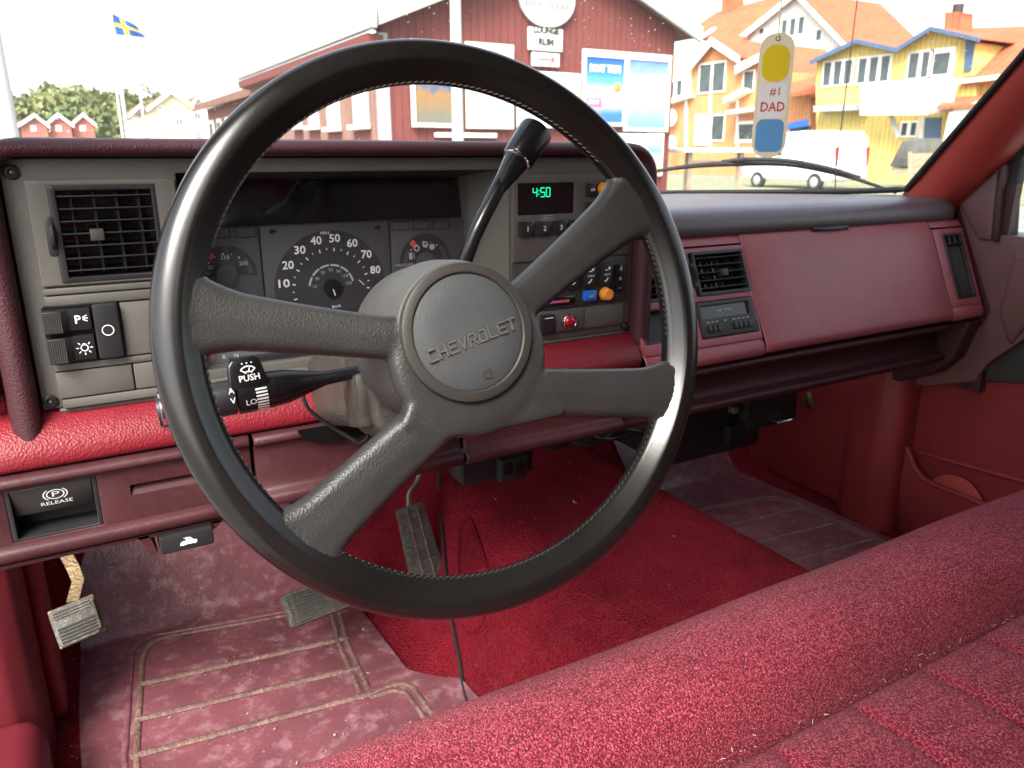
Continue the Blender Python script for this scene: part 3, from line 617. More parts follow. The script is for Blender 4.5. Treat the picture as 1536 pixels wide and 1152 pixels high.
# ------------------------------------------------------------------ headlight switch
hs = thing('headlight_switch', (.003, .77, -.182), 'black headlight switch block with three white symbols, left of the steering wheel', 'switch')
mb = MB(); mb.prism(rrect(-.0265, .0335, -.1795, -.1275, .004), .7715, YB, .0008, 1); build(mb, 'base', 'black_gloss', hs)
mb = MB(); mb.prism(rrect(.0125, .0325, -.1785, -.1285, .003), .7665, .7716, .0012, 2); build(mb, 'off_key', 'black_plastic', hs)
mb = MB(); ring2(mb, face_front(.7661, .0225, -.1525), 0, 0, .0046, .0007); build(mb, 'off_symbol', 'white_print', hs)
for nm, z0, z1 in (('parking_light_key', -.1505, -.1310), ('headlamp_key', -.1775, -.1550)):
    mb = MB(); mb.prism([(-.0265, .7605), (-.0120, .7605), (-.0070, .7668), (.0105, .7668), (.0105, .7712), (-.0265, .7712)], z0, z1, .0008, 2, plane='XY'); k = build(mb, nm, 'black_plastic', hs)
    for i in range(9):
        x = -.0257+.0016*i; mb = MB(); mb.box((x-.0005, .7597, z0+.0008), (x+.0005, .7607, z1-.0008))
        if i == 0: rb = build(mb, 'grip_rib', 'bezel_dark', k); x_0 = x
        else: copy_part(rb, (x-x_0, 0, 0))
    M = face_front(.7664, .0020, (z0+z1)/2); mb = MB()
    if 'park' in nm:
        text(mb, 'P', .010, M @ Matrix.Translation((-.002, 0, 0)), bold=.0002)
        for a in (-25, 0, 25): stroke(mb, M, (.0022*math.cos(R(a)), .0022*math.sin(R(a))+.001), (.0062*math.cos(R(a)), .0062*math.sin(R(a))+.001), .0008)
    else:
        ring2(mb, M, 0, 0, .0028, .0008)
        for a in range(0, 360, 45):
            if a != 90: stroke(mb, M, (.0044*math.cos(R(a)), .0044*math.sin(R(a))), (.0066*math.cos(R(a)), .0066*math.sin(R(a))), .0008)
        stroke(mb, M, (-.0012, .0034), (.0012, .0034), .0012)
    build(mb, 'symbol', 'white_print', k)

# ------------------------------------------------------------------ instrument cluster
YG = .856
ic = thing('instrument_cluster', (.28, YG, -.205), 'dark instrument cluster with speedometer and gauges behind a clear lens', 'gauges')
mb = MB(); mb.box((CX0+.010, YG, CZ0), (CX1-.018, YG+.008, -.074)); build(mb, 'face', 'gauge_face', ic)
mb = MB(); mb.prism([(YG, -.0742), (YG+.006, -.0742), (.866, -.028), (.862, -.028)], CX0+.012, CX1-.02, plane='YZ'); build(mb, 'upper_shroud', 'black_gloss', ic)
mb = MB(); mb.box((CX0+.011, YG-.0145, CZ0+.002), (CX1-.022, YG-.0135, -.026)); build(mb, 'lens', 'lens_glass', ic)
def G(px, py): p = atY(px, py, YG); return p.x, p.z
GM = face_front(YG)
xl, _ = G(393, 400); xr, _ = G(585, 400)
mb = MB(); mb.plate(CX0+.011, xl-.001, -.200, -.0755, [], YG-.0028, YG, .0008); build(mb, 'side_panel', 'gauge_ring', ic)
mb = MB(); mb.plate(xl+.001, xr, -.200, -.0755, [], YG-.0015, YG, .0006); build(mb, 'dial_panel', 'gauge_ring', ic)
mb = MB(); mb.plate(xr+.002, CX1-.020, -.200, -.0755, [], YG-.0028, YG, .0008); build(mb, 'side_panel', 'gauge_ring', ic)
cx, cz = G(497, 431); ro = (G(580, 431)[0]-G(414, 431)[0])/2
MS = face_front(YG-.0018, cx, cz)
def half(mb, M, r, a0, a1, z=0, n=40): mb.add([(0, 0, z)]+[(r*math.cos(R(a0+(a1-a0)*i/n)), r*math.sin(R(a0+(a1-a0)*i/n)), z) for i in range(n+1)], [(0, i+1, i+2) for i in range(n)], M); return mb
mb = MB(); disc(mb, MS, 0, 0, ro, 60); dial = build(mb, 'speedometer', 'gauge_face', ic)
mb = MB(); ring2(mb, MS, 0, -.002, ro*.62, ro*.12, 180, 360, 40, z=.0004); build(mb, 'lower_ring', 'bezel_dark', dial)
mb = MB(); mb.lathe([(0, .0004), (.010, .0004), (.0098, .004), (0, .0042)], MS, 32); build(mb, 'hub', 'gauge_hub', dial)
mb = MB(); zz = .0007
for i, n_ in enumerate(range(10, 90, 10)):
    a = R(171-22*i); text(mb, str(n_), .0125, MS @ Matrix.Translation((ro*.86*math.cos(a), ro*.86*math.sin(a), zz)), width=.0125, bold=.00025)
for i in range(-2, 20):
    a = R(171-11*i); l = .035 if i % 2 else .06; r1 = ro*.70
    if -12 < 171-11*i < 195: stroke(mb, MS, (r1*math.cos(a), r1*math.sin(a)), ((r1-ro*l)*math.cos(a), (r1-ro*l)*math.sin(a)), .0013 if i % 2 == 0 else .0009, zz)
text(mb, 'MPH', .0052, MS @ Matrix.Translation((-.004, ro*1.0-.003, zz))); text(mb, 'km/h', .0052, MS @ Matrix.Translation((.004, -ro*.34, zz)))
stroke(mb, MS, (ro*.50, ro*.10), (ro*.60, 0), .0009, zz)
build(mb, 'numerals', 'white_print', dial)
mb = MB()
for i in range(7): a = 172-27*i; ring2(mb, MS, 0, 0, ro*.40, .0022, a-1, a-24, 6, zz) if i < 6 else None
for i, n_ in enumerate((10, 30, 50, 70, 90, 110, 130)):
    a = R(172-27*i); text(mb, str(n_), .0052, MS @ Matrix.Translation((ro*.31*math.cos(a), ro*.31*math.sin(a), zz)))
build(mb, 'kilometre_scale', 'grey_print', dial)
mb = MB(); a_ = R(-76); stroke(mb, MS, (0, -.001), (.0022, -.0085), .0012, .0046); build(mb, 'needle_tip', 'white_print', dial)
def gauge(px, py, rpx, nm):
    gx, gz = G(px, py); r = (G(px+rpx, py)[0]-G(px-rpx, py)[0])/2; M = face_front(YG-.0030, gx, gz)
    mb = MB(); half(mb, M, r, -5, 185); o = build(mb, nm, 'gauge_face', ic)
    mb = MB(); mb.lathe([(0, 0), (r*.36, 0), (r*.35, .002), (0, .0022)], M, 28); build(mb, 'hub', 'gauge_ring', o)
    mb = MB(); ring2(mb, M, 0, 0, r*.78, r*.16, 0, 40, 10, .0003); ring2(mb, M, 0, 0, r*.78, r*.16, 145, 178, 10, .0003); build(mb, 'scale_band', 'gauge_ring', o)
    mb = MB(); ring2(mb, M, 0, 0, r*.82, r*.22, 118, 132, 6, .0005); build(mb, 'warning_band', 'red_print', o)
    mb = MB()
    for k in range(5): a = R(140-22*k); disc(mb, M, r*.72*math.cos(a), r*.72*math.sin(a), r*(.035 if k % 2 == 0 else .02), 8, .0006)
    if nm == 'temperature_gauge':
        for s_, a, q in (('100', 155, .62), ('210', 92, .56), ('260', 30, .66)): text(mb, s_, .0062, M @ Matrix.Translation((r*q*math.cos(R(a)), r*q*math.sin(R(a))+.001, .0006)))
        stroke(mb, M, (-.021, .0035), (-.021, .009), .0012, .0006); stroke(mb, M, (-.025, .003), (-.017, .003), .001, .0006)
    else:
        disc(mb, M, r*.26, r*.52, r*.11, 14, .0006); ring2(mb, M, 0, r*.62, r*.09, r*.05, 0, 360, 14, .0006); half(mb, M @ Matrix.Translation((0, r*.62, 0)), r*.09, 180, 360, .0007, 10); ring2(mb, M, -r*.34, r*.50, r*.09, r*.05, 0, 360, 14, .0006)
        text(mb, 'UNLEADED', .0046, M @ Matrix.Translation((-r*.85, -.002, .0006))); text(mb, 'FUEL ONLY', .0046, M @ Matrix.Translation((r*.90, -.002, .0006)))
        stroke(mb, M, (-r*.58, r*.12), (-r*.58, r*.36), .0042, .0006); stroke(mb, M, (-r*.45, r*.14), (-r*.45, r*.32), .0008, .0006)
    build(mb, 'markings', 'grey_print', o)
gauge(340, 412, 46, 'temperature_gauge'); gauge(637, 392, 38, 'fuel_gauge')
for (a, b, c, d) in ((318, 342, 345, 356), (350, 340, 384, 355), (585, 332, 612, 344), (617, 331, 643, 343), (647, 330, 672, 342)):
    (x0, z1), (x1, z0) = G(a, b), G(c, d); mb = MB(); mb.plate(x0, x1, z0, z1, [(x0+.0012, x1-.0012, z0+.0012, z1-.0012)], YG-.0042, YG-.0027, .0003); build(mb, 'warning_lamp_frame', 'gauge_face', ic)
mb = MB()
for px, py, s_ in ((408, 347, -1), (566, 341, 1)):
    x, z = G(px, py); M = face_front(YG-.0022, x, z); mb.add([(s_*.004, 0, 0), (0, .004, 0), (0, .0015, 0), (-s_*.004, .0015, 0), (-s_*.004, -.0015, 0), (0, -.0015, 0), (0, -.004, 0)], [tuple(range(7))], M)
build(mb, 'turn_signal_arrow', 'gauge_hub', ic)
# gear indicator strip at the cluster foot
(x0, z1), (x1, z0) = (lambda a, b: ((a.x, a.z), (b.x, b.z)))(atY(300, 527, .80), atY(352, 546, .80))
mb = MB(); mb.box((x0, .800, z0), (x1+.12, .806, z1), .0005); gi = build(mb, 'gear_indicator', 'gauge_ring', ic)
mb = MB(); text(mb, 'R', .006, face_front(.7994, x0+.022, (z0+z1)/2)); text(mb, 'N', .006, face_front(.7994, x0+.034, (z0+z1)/2)); build(mb, 'gear_letters', 'grey_print', gi)
mb = MB(); text(mb, 'P', .008, face_front(.7994, x0+.011, (z0+z1)/2)); build(mb, 'park_letter', 'red_print', gi)

# ------------------------------------------------------------------ radio
def key(parent, x0, x1, z0, z1, name='button', mt='black_plastic', yf=.7725, txt=None, ts=.007, tm='white_print', r=.0012, two=None):
    mb = MB(); mb.box((x0, yf, z0), (x1, .7802, z1), r, 2); o = build(mb, name, mt, parent)
    if txt:
        mb = MB(); text(mb, txt, ts, face_front(yf-.0004, (x0+x1)/2+.001, (z0+z1)/2), width=None, bold=.0001); build(mb, 'legend', tm, o)
    return o
ra = thing('car_radio', (.52, .78, -.12), 'grey car radio with green 4:50 clock display and number keys', 'radio')
mb = MB(); mb.plate(.4495, .6205, -.1225, -.0225, [(.4565, .5345, -.0690, -.0330)], .7765, .7803, .001); build(mb, 'faceplate', 'bezel_gray', ra)
mb = MB(); mb.box((.4565, .7785, -.0690), (.5345, .7803, -.0330)); dp = build(mb, 'display', 'black_gloss', ra)
# seven-segment clock
SEG = {'4': 'bcfg', '5': 'acdfg', '0': 'abcdef'}
mb = MB()
for dgt, x in (('4', .4800), ('5', .4905), ('0', .4980)):
    M = face_front(.7781, x, -.0435); w, h, q = .0026, .0050, .0011
    S_ = {'a': ((-w, h), (w, h)), 'd': ((-w, -h), (w, -h)), 'g': ((-w, 0), (w, 0)), 'f': ((-w, 0), (-w, h)), 'b': ((w, 0), (w, h)), 'e': ((-w, -h), (-w, 0)), 'c': ((w, -h), (w, 0))}
    for k in SEG[dgt]: stroke(mb, M, *S_[k], q)
M = face_front(.7781, .4853, -.0435); disc(mb, M, 0, .002, .0008, 8); disc(mb, M, 0, -.002, .0008, 8); build(mb, 'clock_digits', 'clock_green', dp)
mb = MB(); Mb_ = face_front(.7760, .4965, -.0728); text(mb, 'Delco', .0042, Mb_); stroke(mb, Mb_, (-.0075, .003), (.0075, .003), .0004); stroke(mb, Mb_, (-.0075, -.003), (.0075, -.003), .0004); stroke(mb, Mb_, (-.0075, -.003), (-.0075, .003), .0004); stroke(mb, Mb_, (.0075, -.003), (.0075, .003), .0004); build(mb, 'maker_badge', 'grey_print', ra)
for i in range(5): key(ra, .4565+.0232*i, .4735+.0232*i, -.0925, -.0762, 'preset_key', 'black_plastic', .7705, str(i+1), .008)
key(ra, .5505, .5625, -.0500, -.0340, 'band_key', 'black_plastic', .7715, 'AM', .0045); key(ra, .5505, .5625, -.0690, -.0560, 'seek_key', 'black_plastic', .7715, '>', .005)
def knob(parent, x, z, r=.0075, mt='orange_knob', name='knob'):
    M = face_front(.7765, x, z); mb = MB(); mb.lathe([(0, 0), (r*1.12, 0), (r*1.12, .0015), (r*.98, .0018), (r*.95, .009), (r*.8, .0105), (0, .0105)], M, 28); o = build(mb, name, mt, parent); 
    mb = MB(); ring2(mb, M, 0, 0, r*1.2, r*.22, z=.0005); build(mb, 'knob_ring', 'black_plastic', o); return o
knob(ra, .5755, -.0415)
# ------------------------------------------------------------------ climate control
cc = thing('climate_control', (.54, .78, -.185), 'grey heater control panel with blue and orange buttons below the radio', 'control panel')
mb = MB(); mb.box((.4495, .7768, -.1825), (.6205, .7803, -.1245), .001); build(mb, 'faceplate', 'bezel_dark', cc)
for i, x in enumerate((.5020, .5260, .5500, .5752)): 
    b_ = key(cc, x, x+.0165, -.1600, -.1310, 'mode_key', 'black_plastic', .7715); M = face_front(.7711, x+.0085, -.1455); mb = MB()
    text(mb, ('VENT', 'BI-LEV', 'MAX', 'HEAT')[i], .0038, M, width=.0105); stroke(mb, M, (.001, -.004), (-.002, -.008), .0018); stroke(mb, M, (-.002, -.008), (-.0045, -.008), .0016); disc(mb, M, .0025, .008, .0018, 10); stroke(mb, M, (-.004, .006), (.001, .0055), .001); build(mb, 'legend', 'white_print', b_)
b_ = key(cc, .5985, .6085, -.1700, -.1345, 'fan_rocker', 'black_gloss', .7705, r=.003); mb = MB(); M = face_front(.7701, .6035, -.152); stroke(mb, M, (-.002, .012), (.002, .012), .0008); stroke(mb, M, (0, .010), (0, .014), .0008); stroke(mb, M, (-.002, -.012), (.002, -.012), .0008); ring2(mb, M, 0, 0, .0018, .0008); build(mb, 'legend', 'grey_print', b_)
key(cc, .5500, .5685, -.1770, -.1640, 'air_conditioning_key', 'blue_key', .7705, 'A/C', .0055, 'grey_print', .0018); knob(cc, .5838, -.1705, .0078, 'orange_knob', 'defrost_knob')
mb = MB(); mb.box((.470, .7755, -.1795), (.5380, .7768, -.1685), .0004); sl_ = build(mb, 'temperature_scale', 'black_gloss', cc)
for i in range(12):
    f = i/11; m_ = mat('scale_%d' % i, (.05+.55*f, .08, .55-.5*f), .5) if ('scale_%d' % i) not in MT else MT['scale_%d' % i]
    mb = MB(); mb.box((.474+.0046*i, .7750, -.1755), (.4786+.0046*i, .7756, -.1725)); build(mb, 'scale_step', m_, sl_)
# ------------------------------------------------------------------ lighter row
lr = thing('lighter_panel', (.54, .78, -.215), 'grey panel with red warning knob and cigarette lighter below the heater controls', 'switch panel')
mb = MB(); mb.box((.4495, .7762, -.2125), (.5530, .7803, -.1850), .001); build(mb, 'panel', 'bezel_gray', lr)
mb = MB(); mb.box((.5545, .7762, -.2125), (.6150, .7803, -.1850), .001); build(mb, 'blank_cover', 'bezel_gray', lr)
mb = MB(); mb.box((.4870, .7720, -.2115), (.5070, .7763, -.1880), .0012); o = build(mb, 'lighter_socket', 'black_plastic', lr)
mb = MB(); mb.tube([(.491, .7714, -.1925), (.503, .7714, -.1925)], .0011, 8); build(mb, 'socket_edge', 'chrome', o)
M = face_front(.7762, .5285, -.2000); mb = MB(); mb.lathe([(.0078, 0), (.0098, 0), (.0100, .004), (.0090, .0055), (.0080, .0045)], M, 28); o = build(mb, 'knob_bezel', 'chrome', lr)
mb = MB(); mb.lathe([(0, 0), (.0078, 0), (.0078, .004), (.006, .0072), (.003, .0085), (0, .0088)], M, 24); build(mb, 'warning_knob', 'red_knob', lr)

# ------------------------------------------------------------------ cassette unit and storage slot in the centre stack
cs = thing('cassette_player', TS @ Vector((.79, 0, -.138)), 'small grey cassette player with black keys beside the glovebox', 'cassette player')
mb = MB(); mb.plate(.7390, .8465, -.1375, -.0875, [(.745, .838, -.1110, -.0930)], -.0015, .02, .0012, TS); build(mb, 'faceplate', 'bezel_dark', cs)
mb = MB(); mb.box((.745, .003, -.1110), (.838, .006, -.0930), M=TS); dr_ = build(mb, 'tape_door', 'black_gloss', cs)
FM = lambda x, s_, n_: TS @ frame((x, -n_, s_), (1, 0, 0), (0, 0, 1), (0, -1, 0))
mb = MB(); [stroke(mb, FM(.790, -.101, -.0022), (x_, 0), (x_+.0026, 0), .0016) for x_ in (-.013, -.0095, -.006, .001, .0045, .008, .0115)]; build(mb, 'lettering', 'grey_print', dr_)
k0 = None
for x in (.749, .7575, .766, .798, .8072, .8164, .8256):
    mb = MB(); mb.box((x, -.004, -.1310), (x+.0072, 0, -.1215), .001, 2, TS)
    if k0 is None: k0 = build(mb, 'tape_key', 'black_plastic', cs); xk = x
    else: copy_part(k0, (x-xk, 0, 0))
mb = MB()
for x in (.7525, .761, .7695, .785, .8015, .8107, .82, .829): stroke(mb, FM(x, -.1165, .0018), (-.0025, 0), (.0025, 0), .0011)
build(mb, 'key_print', 'grey_print', cs)
st = thing('storage_slot', TS @ Vector((.685, .01, -.134)), 'empty dark storage slot in the rose panel beside the cassette player', 'storage slot')
mb = MB(); mb.plate(.640, .730, -.134, -.088, [(.6425, .7275, -.1315, -.0905)], -.001, .03, .0008, TS); build(mb, 'frame', 'bezel_dark', st)
mb = MB(); mb.box((.6425, .022, -.1315), (.7275, .026, -.0905), M=TS); build(mb, 'back', 'black_plastic', st)

# ================================================================== steering wheel
tau, az = R(17), R(-3)
WC = Vector((.228, .458, -.114)); WR = Vector((math.cos(az), math.sin(az), 0)); WF = Vector((-math.sin(az), math.cos(az), 0))
WU = WF*math.sin(tau)+Vector((0, 0, 1))*math.cos(tau); WN = WR.cross(WU)
WM = frame(WC, WR, WU, WN)                     # local x right, y up the wheel, z towards the driver
sw = thing('steering_wheel', WC, 'black four-spoke leather steering wheel, turned slightly to the left', 'steering wheel')
mb = MB()
# rim section (radial, axial): fuller outside, soft ridge in front, flatter inside
sec0 = [(.0174, 0), (.0166, .0060), (.0138, .0108), (.0095, .0140), (.0040, .0158), (-.0010, .0163), (-.0035, .0150), (-.0070, .0118), (-.0112, .0078), (-.0150, .0040), (-.0168, -.001), (-.0155, -.0075), (-.011, -.0125), (-.004, -.0155), (.004, -.0155), (.0115, -.0125), (.016, -.0068)]
sec = [(p.x, p.y) for p in smooth_path([(*q, 0) for q in sec0+[sec0[0]]], 3)][:-1]
RC = .1805; n = 220; sec = [(a*.83, b*.76) for a, b in sec]
mb.loft([[((RC+a)*math.cos(2*math.pi*i/n), (RC+a)*math.sin(2*math.pi*i/n), b) for a, b in sec] for i in range(n)], loop=True)
clean = list(mb.v), list(mb.f)
spk = [((-.172, .0245), (-.040, -.004), .040, .029), ((.158, .084), (.038, .010), .050, .030), ((.166, -.0675), (.040, -.050), .042, .036), ((-.131, -.124), (-.028, -.056), .044, .037)]
for (a, b, wo, wi) in spk:
    a = Vector((*a, 0)); b = Vector((*b, 0)); d = (a-b).normalized(); nn = Vector((-d.y, d.x, 0)); rings = []
    for k in range(15):
        u = k/14; w = wi+(wo-wi)*u**2+.030*max(0, u-.78)**1.3*3.2; th = .0108; p = b.lerp(a, u)
        zc = -.003-.003*math.sin(math.pi*u)
        rings.append([p+nn*(x*w/2)+Vector((0, 0, zc+z*th)) for x, z in ((-1, 0), (-.93, .62), (-.72, .93), (0, 1.06), (.72, .93), (.93, .62), (1, 0), (.85, -.7), (.5, -1), (-.5, -1), (-.85, -.7))])
    mb.loft(rings)
def blob(cx, cy, r, prof, n=48, sx=1, sy=1): mb.loft([[(cx+sx*r*q*math.cos(2*math.pi*i/n), cy+sy*r*q*math.sin(2*math.pi*i/n), h) for i in range(n)] for q, h in prof])
blob(.000, -.018, .0575, [(.55, -.016), (.9, -.013), (1, -.004), (.985, .004), (.93, .0075), (.8, .009), (.1, .009)])
# web between the lower spokes
mb.prism([(-.058, -.060), (-.030, -.0715), (.015, -.0720), (.065, -.0700), (.05, -.03), (-.04, -.03)], -.010, .0075, .003, 2, plane='XY')
me = bpy.data.meshes.new('wheel'); me.from_pydata(mb.v, [], mb.f)
bm = bmesh.new(); bm.from_mesh(me); bmesh.ops.recalc_face_normals(bm, faces=bm.faces); bm.to_mesh(me); bm.free()
tmp = bpy.data.objects.new('wheel', me); COL.objects.link(tmp)
rm = tmp.modifiers.new('r', 'REMESH'); rm.mode = 'VOXEL'; rm.voxel_size = .0016
sm = tmp.modifiers.new('s', 'SMOOTH'); sm.factor = .5; sm.iterations = 12
me2 = bpy.data.meshes.new_from_object(tmp.evaluated_get(bpy.context.evaluated_depsgraph_get()))
bpy.data.objects.remove(tmp)
nv = len(me2.vertices); V = np.empty(nv*3); me2.vertices.foreach_get('co', V); V = V.reshape(-1, 3)
polys = [tuple(p.vertices) for p in me2.polygons]
# where the blended skin coincides with the rim, sink it just below the cleanly swept rim surface
sa = np.array([math.atan2(b, a) for a, b in sec]); sr = np.array([math.hypot(a, b) for a, b in sec]); od = np.argsort(sa); sa, sr = sa[od], sr[od]
vr = np.hypot(V[:, 0], V[:, 1]); dx = vr-RC; dz = V[:, 2]; dd = np.hypot(dx, dz); lim = np.interp(np.arctan2(dz, dx), sa, sr, period=2*math.pi)
sink = dd < lim*1.045; k_ = np.where(sink, lim*.955/np.maximum(dd, 1e-6), 1.0); k_ = np.minimum(k_, 1.0)
nr = RC+dx*k_; V[:, 0] *= nr/vr; V[:, 1] *= nr/vr; V[:, 2] = dz*k_
cen = np.array([V[list(p)].mean(0) for p in polys]); rad = np.hypot(cen[:, 0], cen[:, 1])
cap_d = np.hypot(cen[:, 0], cen[:, 1]+.016)
ang = np.arctan2(cen[:, 1], cen[:, 0])
key_ = np.where(rad > RC+.004, 0, np.where(cap_d < .0605, 1, -1))
dirs = [math.atan2((a[1]+.014), a[0]) for a, b, *_ in spk]
sp_i = np.argmin(np.abs((ang[:, None]-np.array(dirs)[None]+math.pi) % (2*math.pi)-math.pi), 1)
near = np.min(np.abs((ang[:, None]-np.array(dirs)[None]+math.pi) % (2*math.pi)-math.pi), 1)
key_ = np.where(key_ == -1, np.where((near > .30) & (rad > RC-.016), 9, 2+sp_i), key_)
def submesh(k, name, mt):
    idx = np.where(key_ == k)[0]; use = sorted({v for i in idx for v in polys[i]}); mp = {v: j for j, v in enumerate(use)}
    mb = MB(); mb.add([Vector(V[v]) for v in use], [[mp[v] for v in polys[i]] for i in idx], WM); mb.sharp = 180
    return build(mb, name, mt, sw)
mb = MB(); mb.add(*clean, WM); mb.sharp = 35; build(mb, 'rim', 'wheel_rim', sw); submesh(1, 'hub_pad', 'wheel_spoke')
for k in range(4): submesh(2+k, 'spoke', 'wheel_spoke')
bpy.data.meshes.remove(me2)
# horn cap with raised border
CM = WM @ Matrix.Translation((-.0030, -.0035, 0))
mb = MB(); mb.lathe([(0, .004), (.0468, .004), (.0468, .0118), (.0464, .0126), (.0455, .0131), (.0405, .0136), (.0397, .0130), (.0394, .0112)], CM, 72)
mb.sharp = 30; build(mb, 'cap_border', 'cap_border', sw)
mb = MB(); mb.lathe([(0, .005), (.0394, .005), (.0394, .0115), (.0375, .0126), (.02, .0136), (0, .0139)], CM, 64); cp = build(mb, 'horn_cap', 'wheel_cap', sw)
LM = CM @ Matrix.Rotation(R(14), 4, 'Z')
# squared raised maker lettering drawn as strokes
def strokes3(mb, M, segs, w, h):
    for a, b in segs:
        a = Vector((*a, 0)); b = Vector((*b, 0)); d = (b-a).normalized(); n_ = Vector((-d.y, d.x, 0))*w/2; a = a-d*w/2; b = b+d*w/2
        z = Vector((0, 0, h)); mb.add([a-n_, b-n_, b+n_, a+n_, a-n_+z, b-n_+z, b+n_+z, a+n_+z], [(4, 5, 6, 7), (0, 1, 5, 4), (1, 2, 6, 5), (2, 3, 7, 6), (3, 0, 4, 7)], M)
GL = {'C': [((1, 1), (0, 1)), ((0, 1), (0, 0)), ((0, 0), (1, 0))], 'H': [((0, 0), (0, 1)), ((1, 0), (1, 1)), ((0, .5), (1, .5))], 'E': [((1, 1), (0, 1)), ((0, 1), (0, 0)), ((0, 0), (1, 0)), ((0, .5), (.9, .5))],
      'V': [((0, 1), (.5, 0)), ((.5, 0), (1, 1))], 'R': [((0, 0), (0, 1)), ((0, 1), (1, 1)), ((1, 1), (1, .5)), ((1, .5), (0, .5)), ((.5, .5), (1, 0))], 'O': [((0, 0), (0, 1)), ((0, 1), (1, 1)), ((1, 1), (1, 0)), ((1, 0), (0, 0))],
      'L': [((0, 1), (0, 0)), ((0, 0), (1, 0))], 'T': [((0, 1), (1, 1)), ((.5, 1), (.5, 0))]}
mb = MB(); x = -.0335
for ch in 'CHEVROLET':
    w, h = .0053, .0072
    strokes3(mb, LM @ Matrix.Translation((x, -.009, .0126)), [((a[0]*w, a[1]*h), (b[0]*w, b[1]*h)) for a, b in GL[ch]], .0010, .0022); x += .00765
build(mb, 'raised_lettering', 'bezel_gray', cp, smooth=False)
mb = MB(); strokes3(mb, LM @ Matrix.Translation((.001, -.031, .0122)), [((-.002, -.0028), (-.002, .0028)), ((-.002, .0014), (.003, .003)), ((-.002, -.0014), (.003, -.003)), ((.003, -.003), (.003, .003))], .0007, .0012); build(mb, 'horn_symbol', 'cap_border', cp, smooth=False)
# hub skirt behind the pad
mb = MB(); mb.lathe([(.030, -.074), (.0560, -.074), (.0580, -.068), (.0560, -.03), (.0520, -.008), (.0480, .006), (.0450, .0075)], CM, 64); build(mb, 'hub_skirt', 'wheel_skirt', sw)
# stitched seam round the inside of the rim
mb = MB()
for i in range(230):
    a = 2*math.pi*i/230; r_ = RC-.0139; p = Vector((r_*math.cos(a), r_*math.sin(a), .0028)); q = Vector((r_*math.cos(a+.017), r_*math.sin(a+.017), .0008))
    if any(abs((a-d_+math.pi) % (2*math.pi)-math.pi) < .17 for d_ in dirs): continue
    mb.tube([p, q], .00055, 5, WM)
o = build(mb, 'stitching', 'bezel_dark', sw, kind='stuff')

# ------------------------------------------------------------------ steering column, shift lever and stalks
sc = thing('steering_column', WC-WN*.2+Vector((0, 0, -.08)), 'dusty brown-grey steering column shroud behind the wheel', 'steering column')
CO = WM @ Matrix.Translation((.002, -.014, 0))
mb = MB(); mb.prism(rrect(-.0520, .0560, -.0600, .0300, .022, 6), -.150, -.078, .006, 3, CO, plane='XY', ang=50); mb.sharp = 50; build(mb, 'shroud', 'column_gray', sc)
mb = MB(); mb.prism(rrect(-.046, .050, -.054, .026, .022, 6), -.340, -.152, .004, 2, CO, plane='XY', ang=50); build(mb, 'rear_shroud', 'column_gray', sc)
mb = MB(); mb.box((-.060, -.048, -.132), (-.0485, -.006, -.088), .004, 2, CO); build(mb, 'stalk_boss', 'column_gray', sc)
def onw(px, py, d): return onp(px, py, WC+WN*d, WN)
sh = thing('shift_lever', onw(690, 415, -.09), 'black column shift lever with glossy knob pointing up to the right', 'gear lever')
P_ = smooth_path([onw(672, 455, -.11), onw(690, 412, -.10), onw(712, 352, -.085), onw(742, 292, -.08), onw(752, 272, -.08)], 6)
mb = MB(); mb.tube(P_, [.0062]*len(P_), 14); build(mb, 'rod', 'lever_black', sh)
A_, B_ = onw(748, 282, -.08), onw(806, 194, -.08); ax = (B_-A_); Ln = ax.length; ax.normalize()
u_ = ax.cross(Vector((0, 1, 0))).normalized(); KM = frame(A_, u_, ax.cross(u_), ax)
mb = MB(); mb.lathe([(0, 0), (.0062, 0), (.0070, Ln*.08), (.0105, Ln*.42), (.0110, Ln*.47)], KM, 28); build(mb, 'collar', 'lever_black', sh)
mb = MB(); mb.lathe([(.009, Ln*.47), (.0128, Ln*.475), (.0134, Ln*.50), (.0148, Ln*.92), (.0140, Ln*.975), (.0115, Ln*1.0), (.011, Ln*.985), (0, Ln*.985)], KM, 36); build(mb, 'knob', 'lever_black', sh)
mb = MB(); rr_ = Ln*.465; mb.lathe([(.0108, rr_-.0015), (.0122, rr_-.001), (.0122, rr_+.001), (.0108, rr_+.0015)], KM, 28); build(mb, 'ring', 'chrome', sh)
sk = thing('turn_signal_stalk', onw(470, 570, -.09), 'black multifunction stalk with white wiper markings left of the column', 'stalk')
S0, S1 = onw(545, 556, -.10), onw(236, 618, -.10); ax = (S1-S0); Ls = ax.length; ax.normalize(); u_ = ax.cross(WU).normalized(); SM = frame(S0, u_, ax.cross(u_), ax)
mb = MB(); mb.lathe([(0, 0), (.0048, 0), (.0052, Ls*.20), (.0072, Ls*.26), (.0125, Ls*.40), (.0130, Ls*.46)], SM, 28); build(mb, 'arm', 'lever_black', sk)
mb = MB(); mb.lathe([(.0100, Ls*.46), (.0133, Ls*.462), (.0135, Ls*.64), (.0120, Ls*.645)], SM, 32); wr_ = build(mb, 'wiper_ring', 'lever_black', sk)
mb = MB(); mb.lathe([(.0100, Ls*.65), (.0128, Ls*.655), (.0125, Ls*.95), (.0105, Ls*1.0), (0, Ls*1.0)], SM, 32); e_ = build(mb, 'grip', 'black_plastic', sk)
mb = MB(); mb.lathe([(.0122, Ls*.955), (.0136, Ls*.96), (.0136, Ls*.985), (.0118, Ls*.99)], SM, 32); build(mb, 'chrome_band', 'chrome', e_)
tc_ = (-(WC+S0*0-Vector((0, 0, 0)))).normalized()
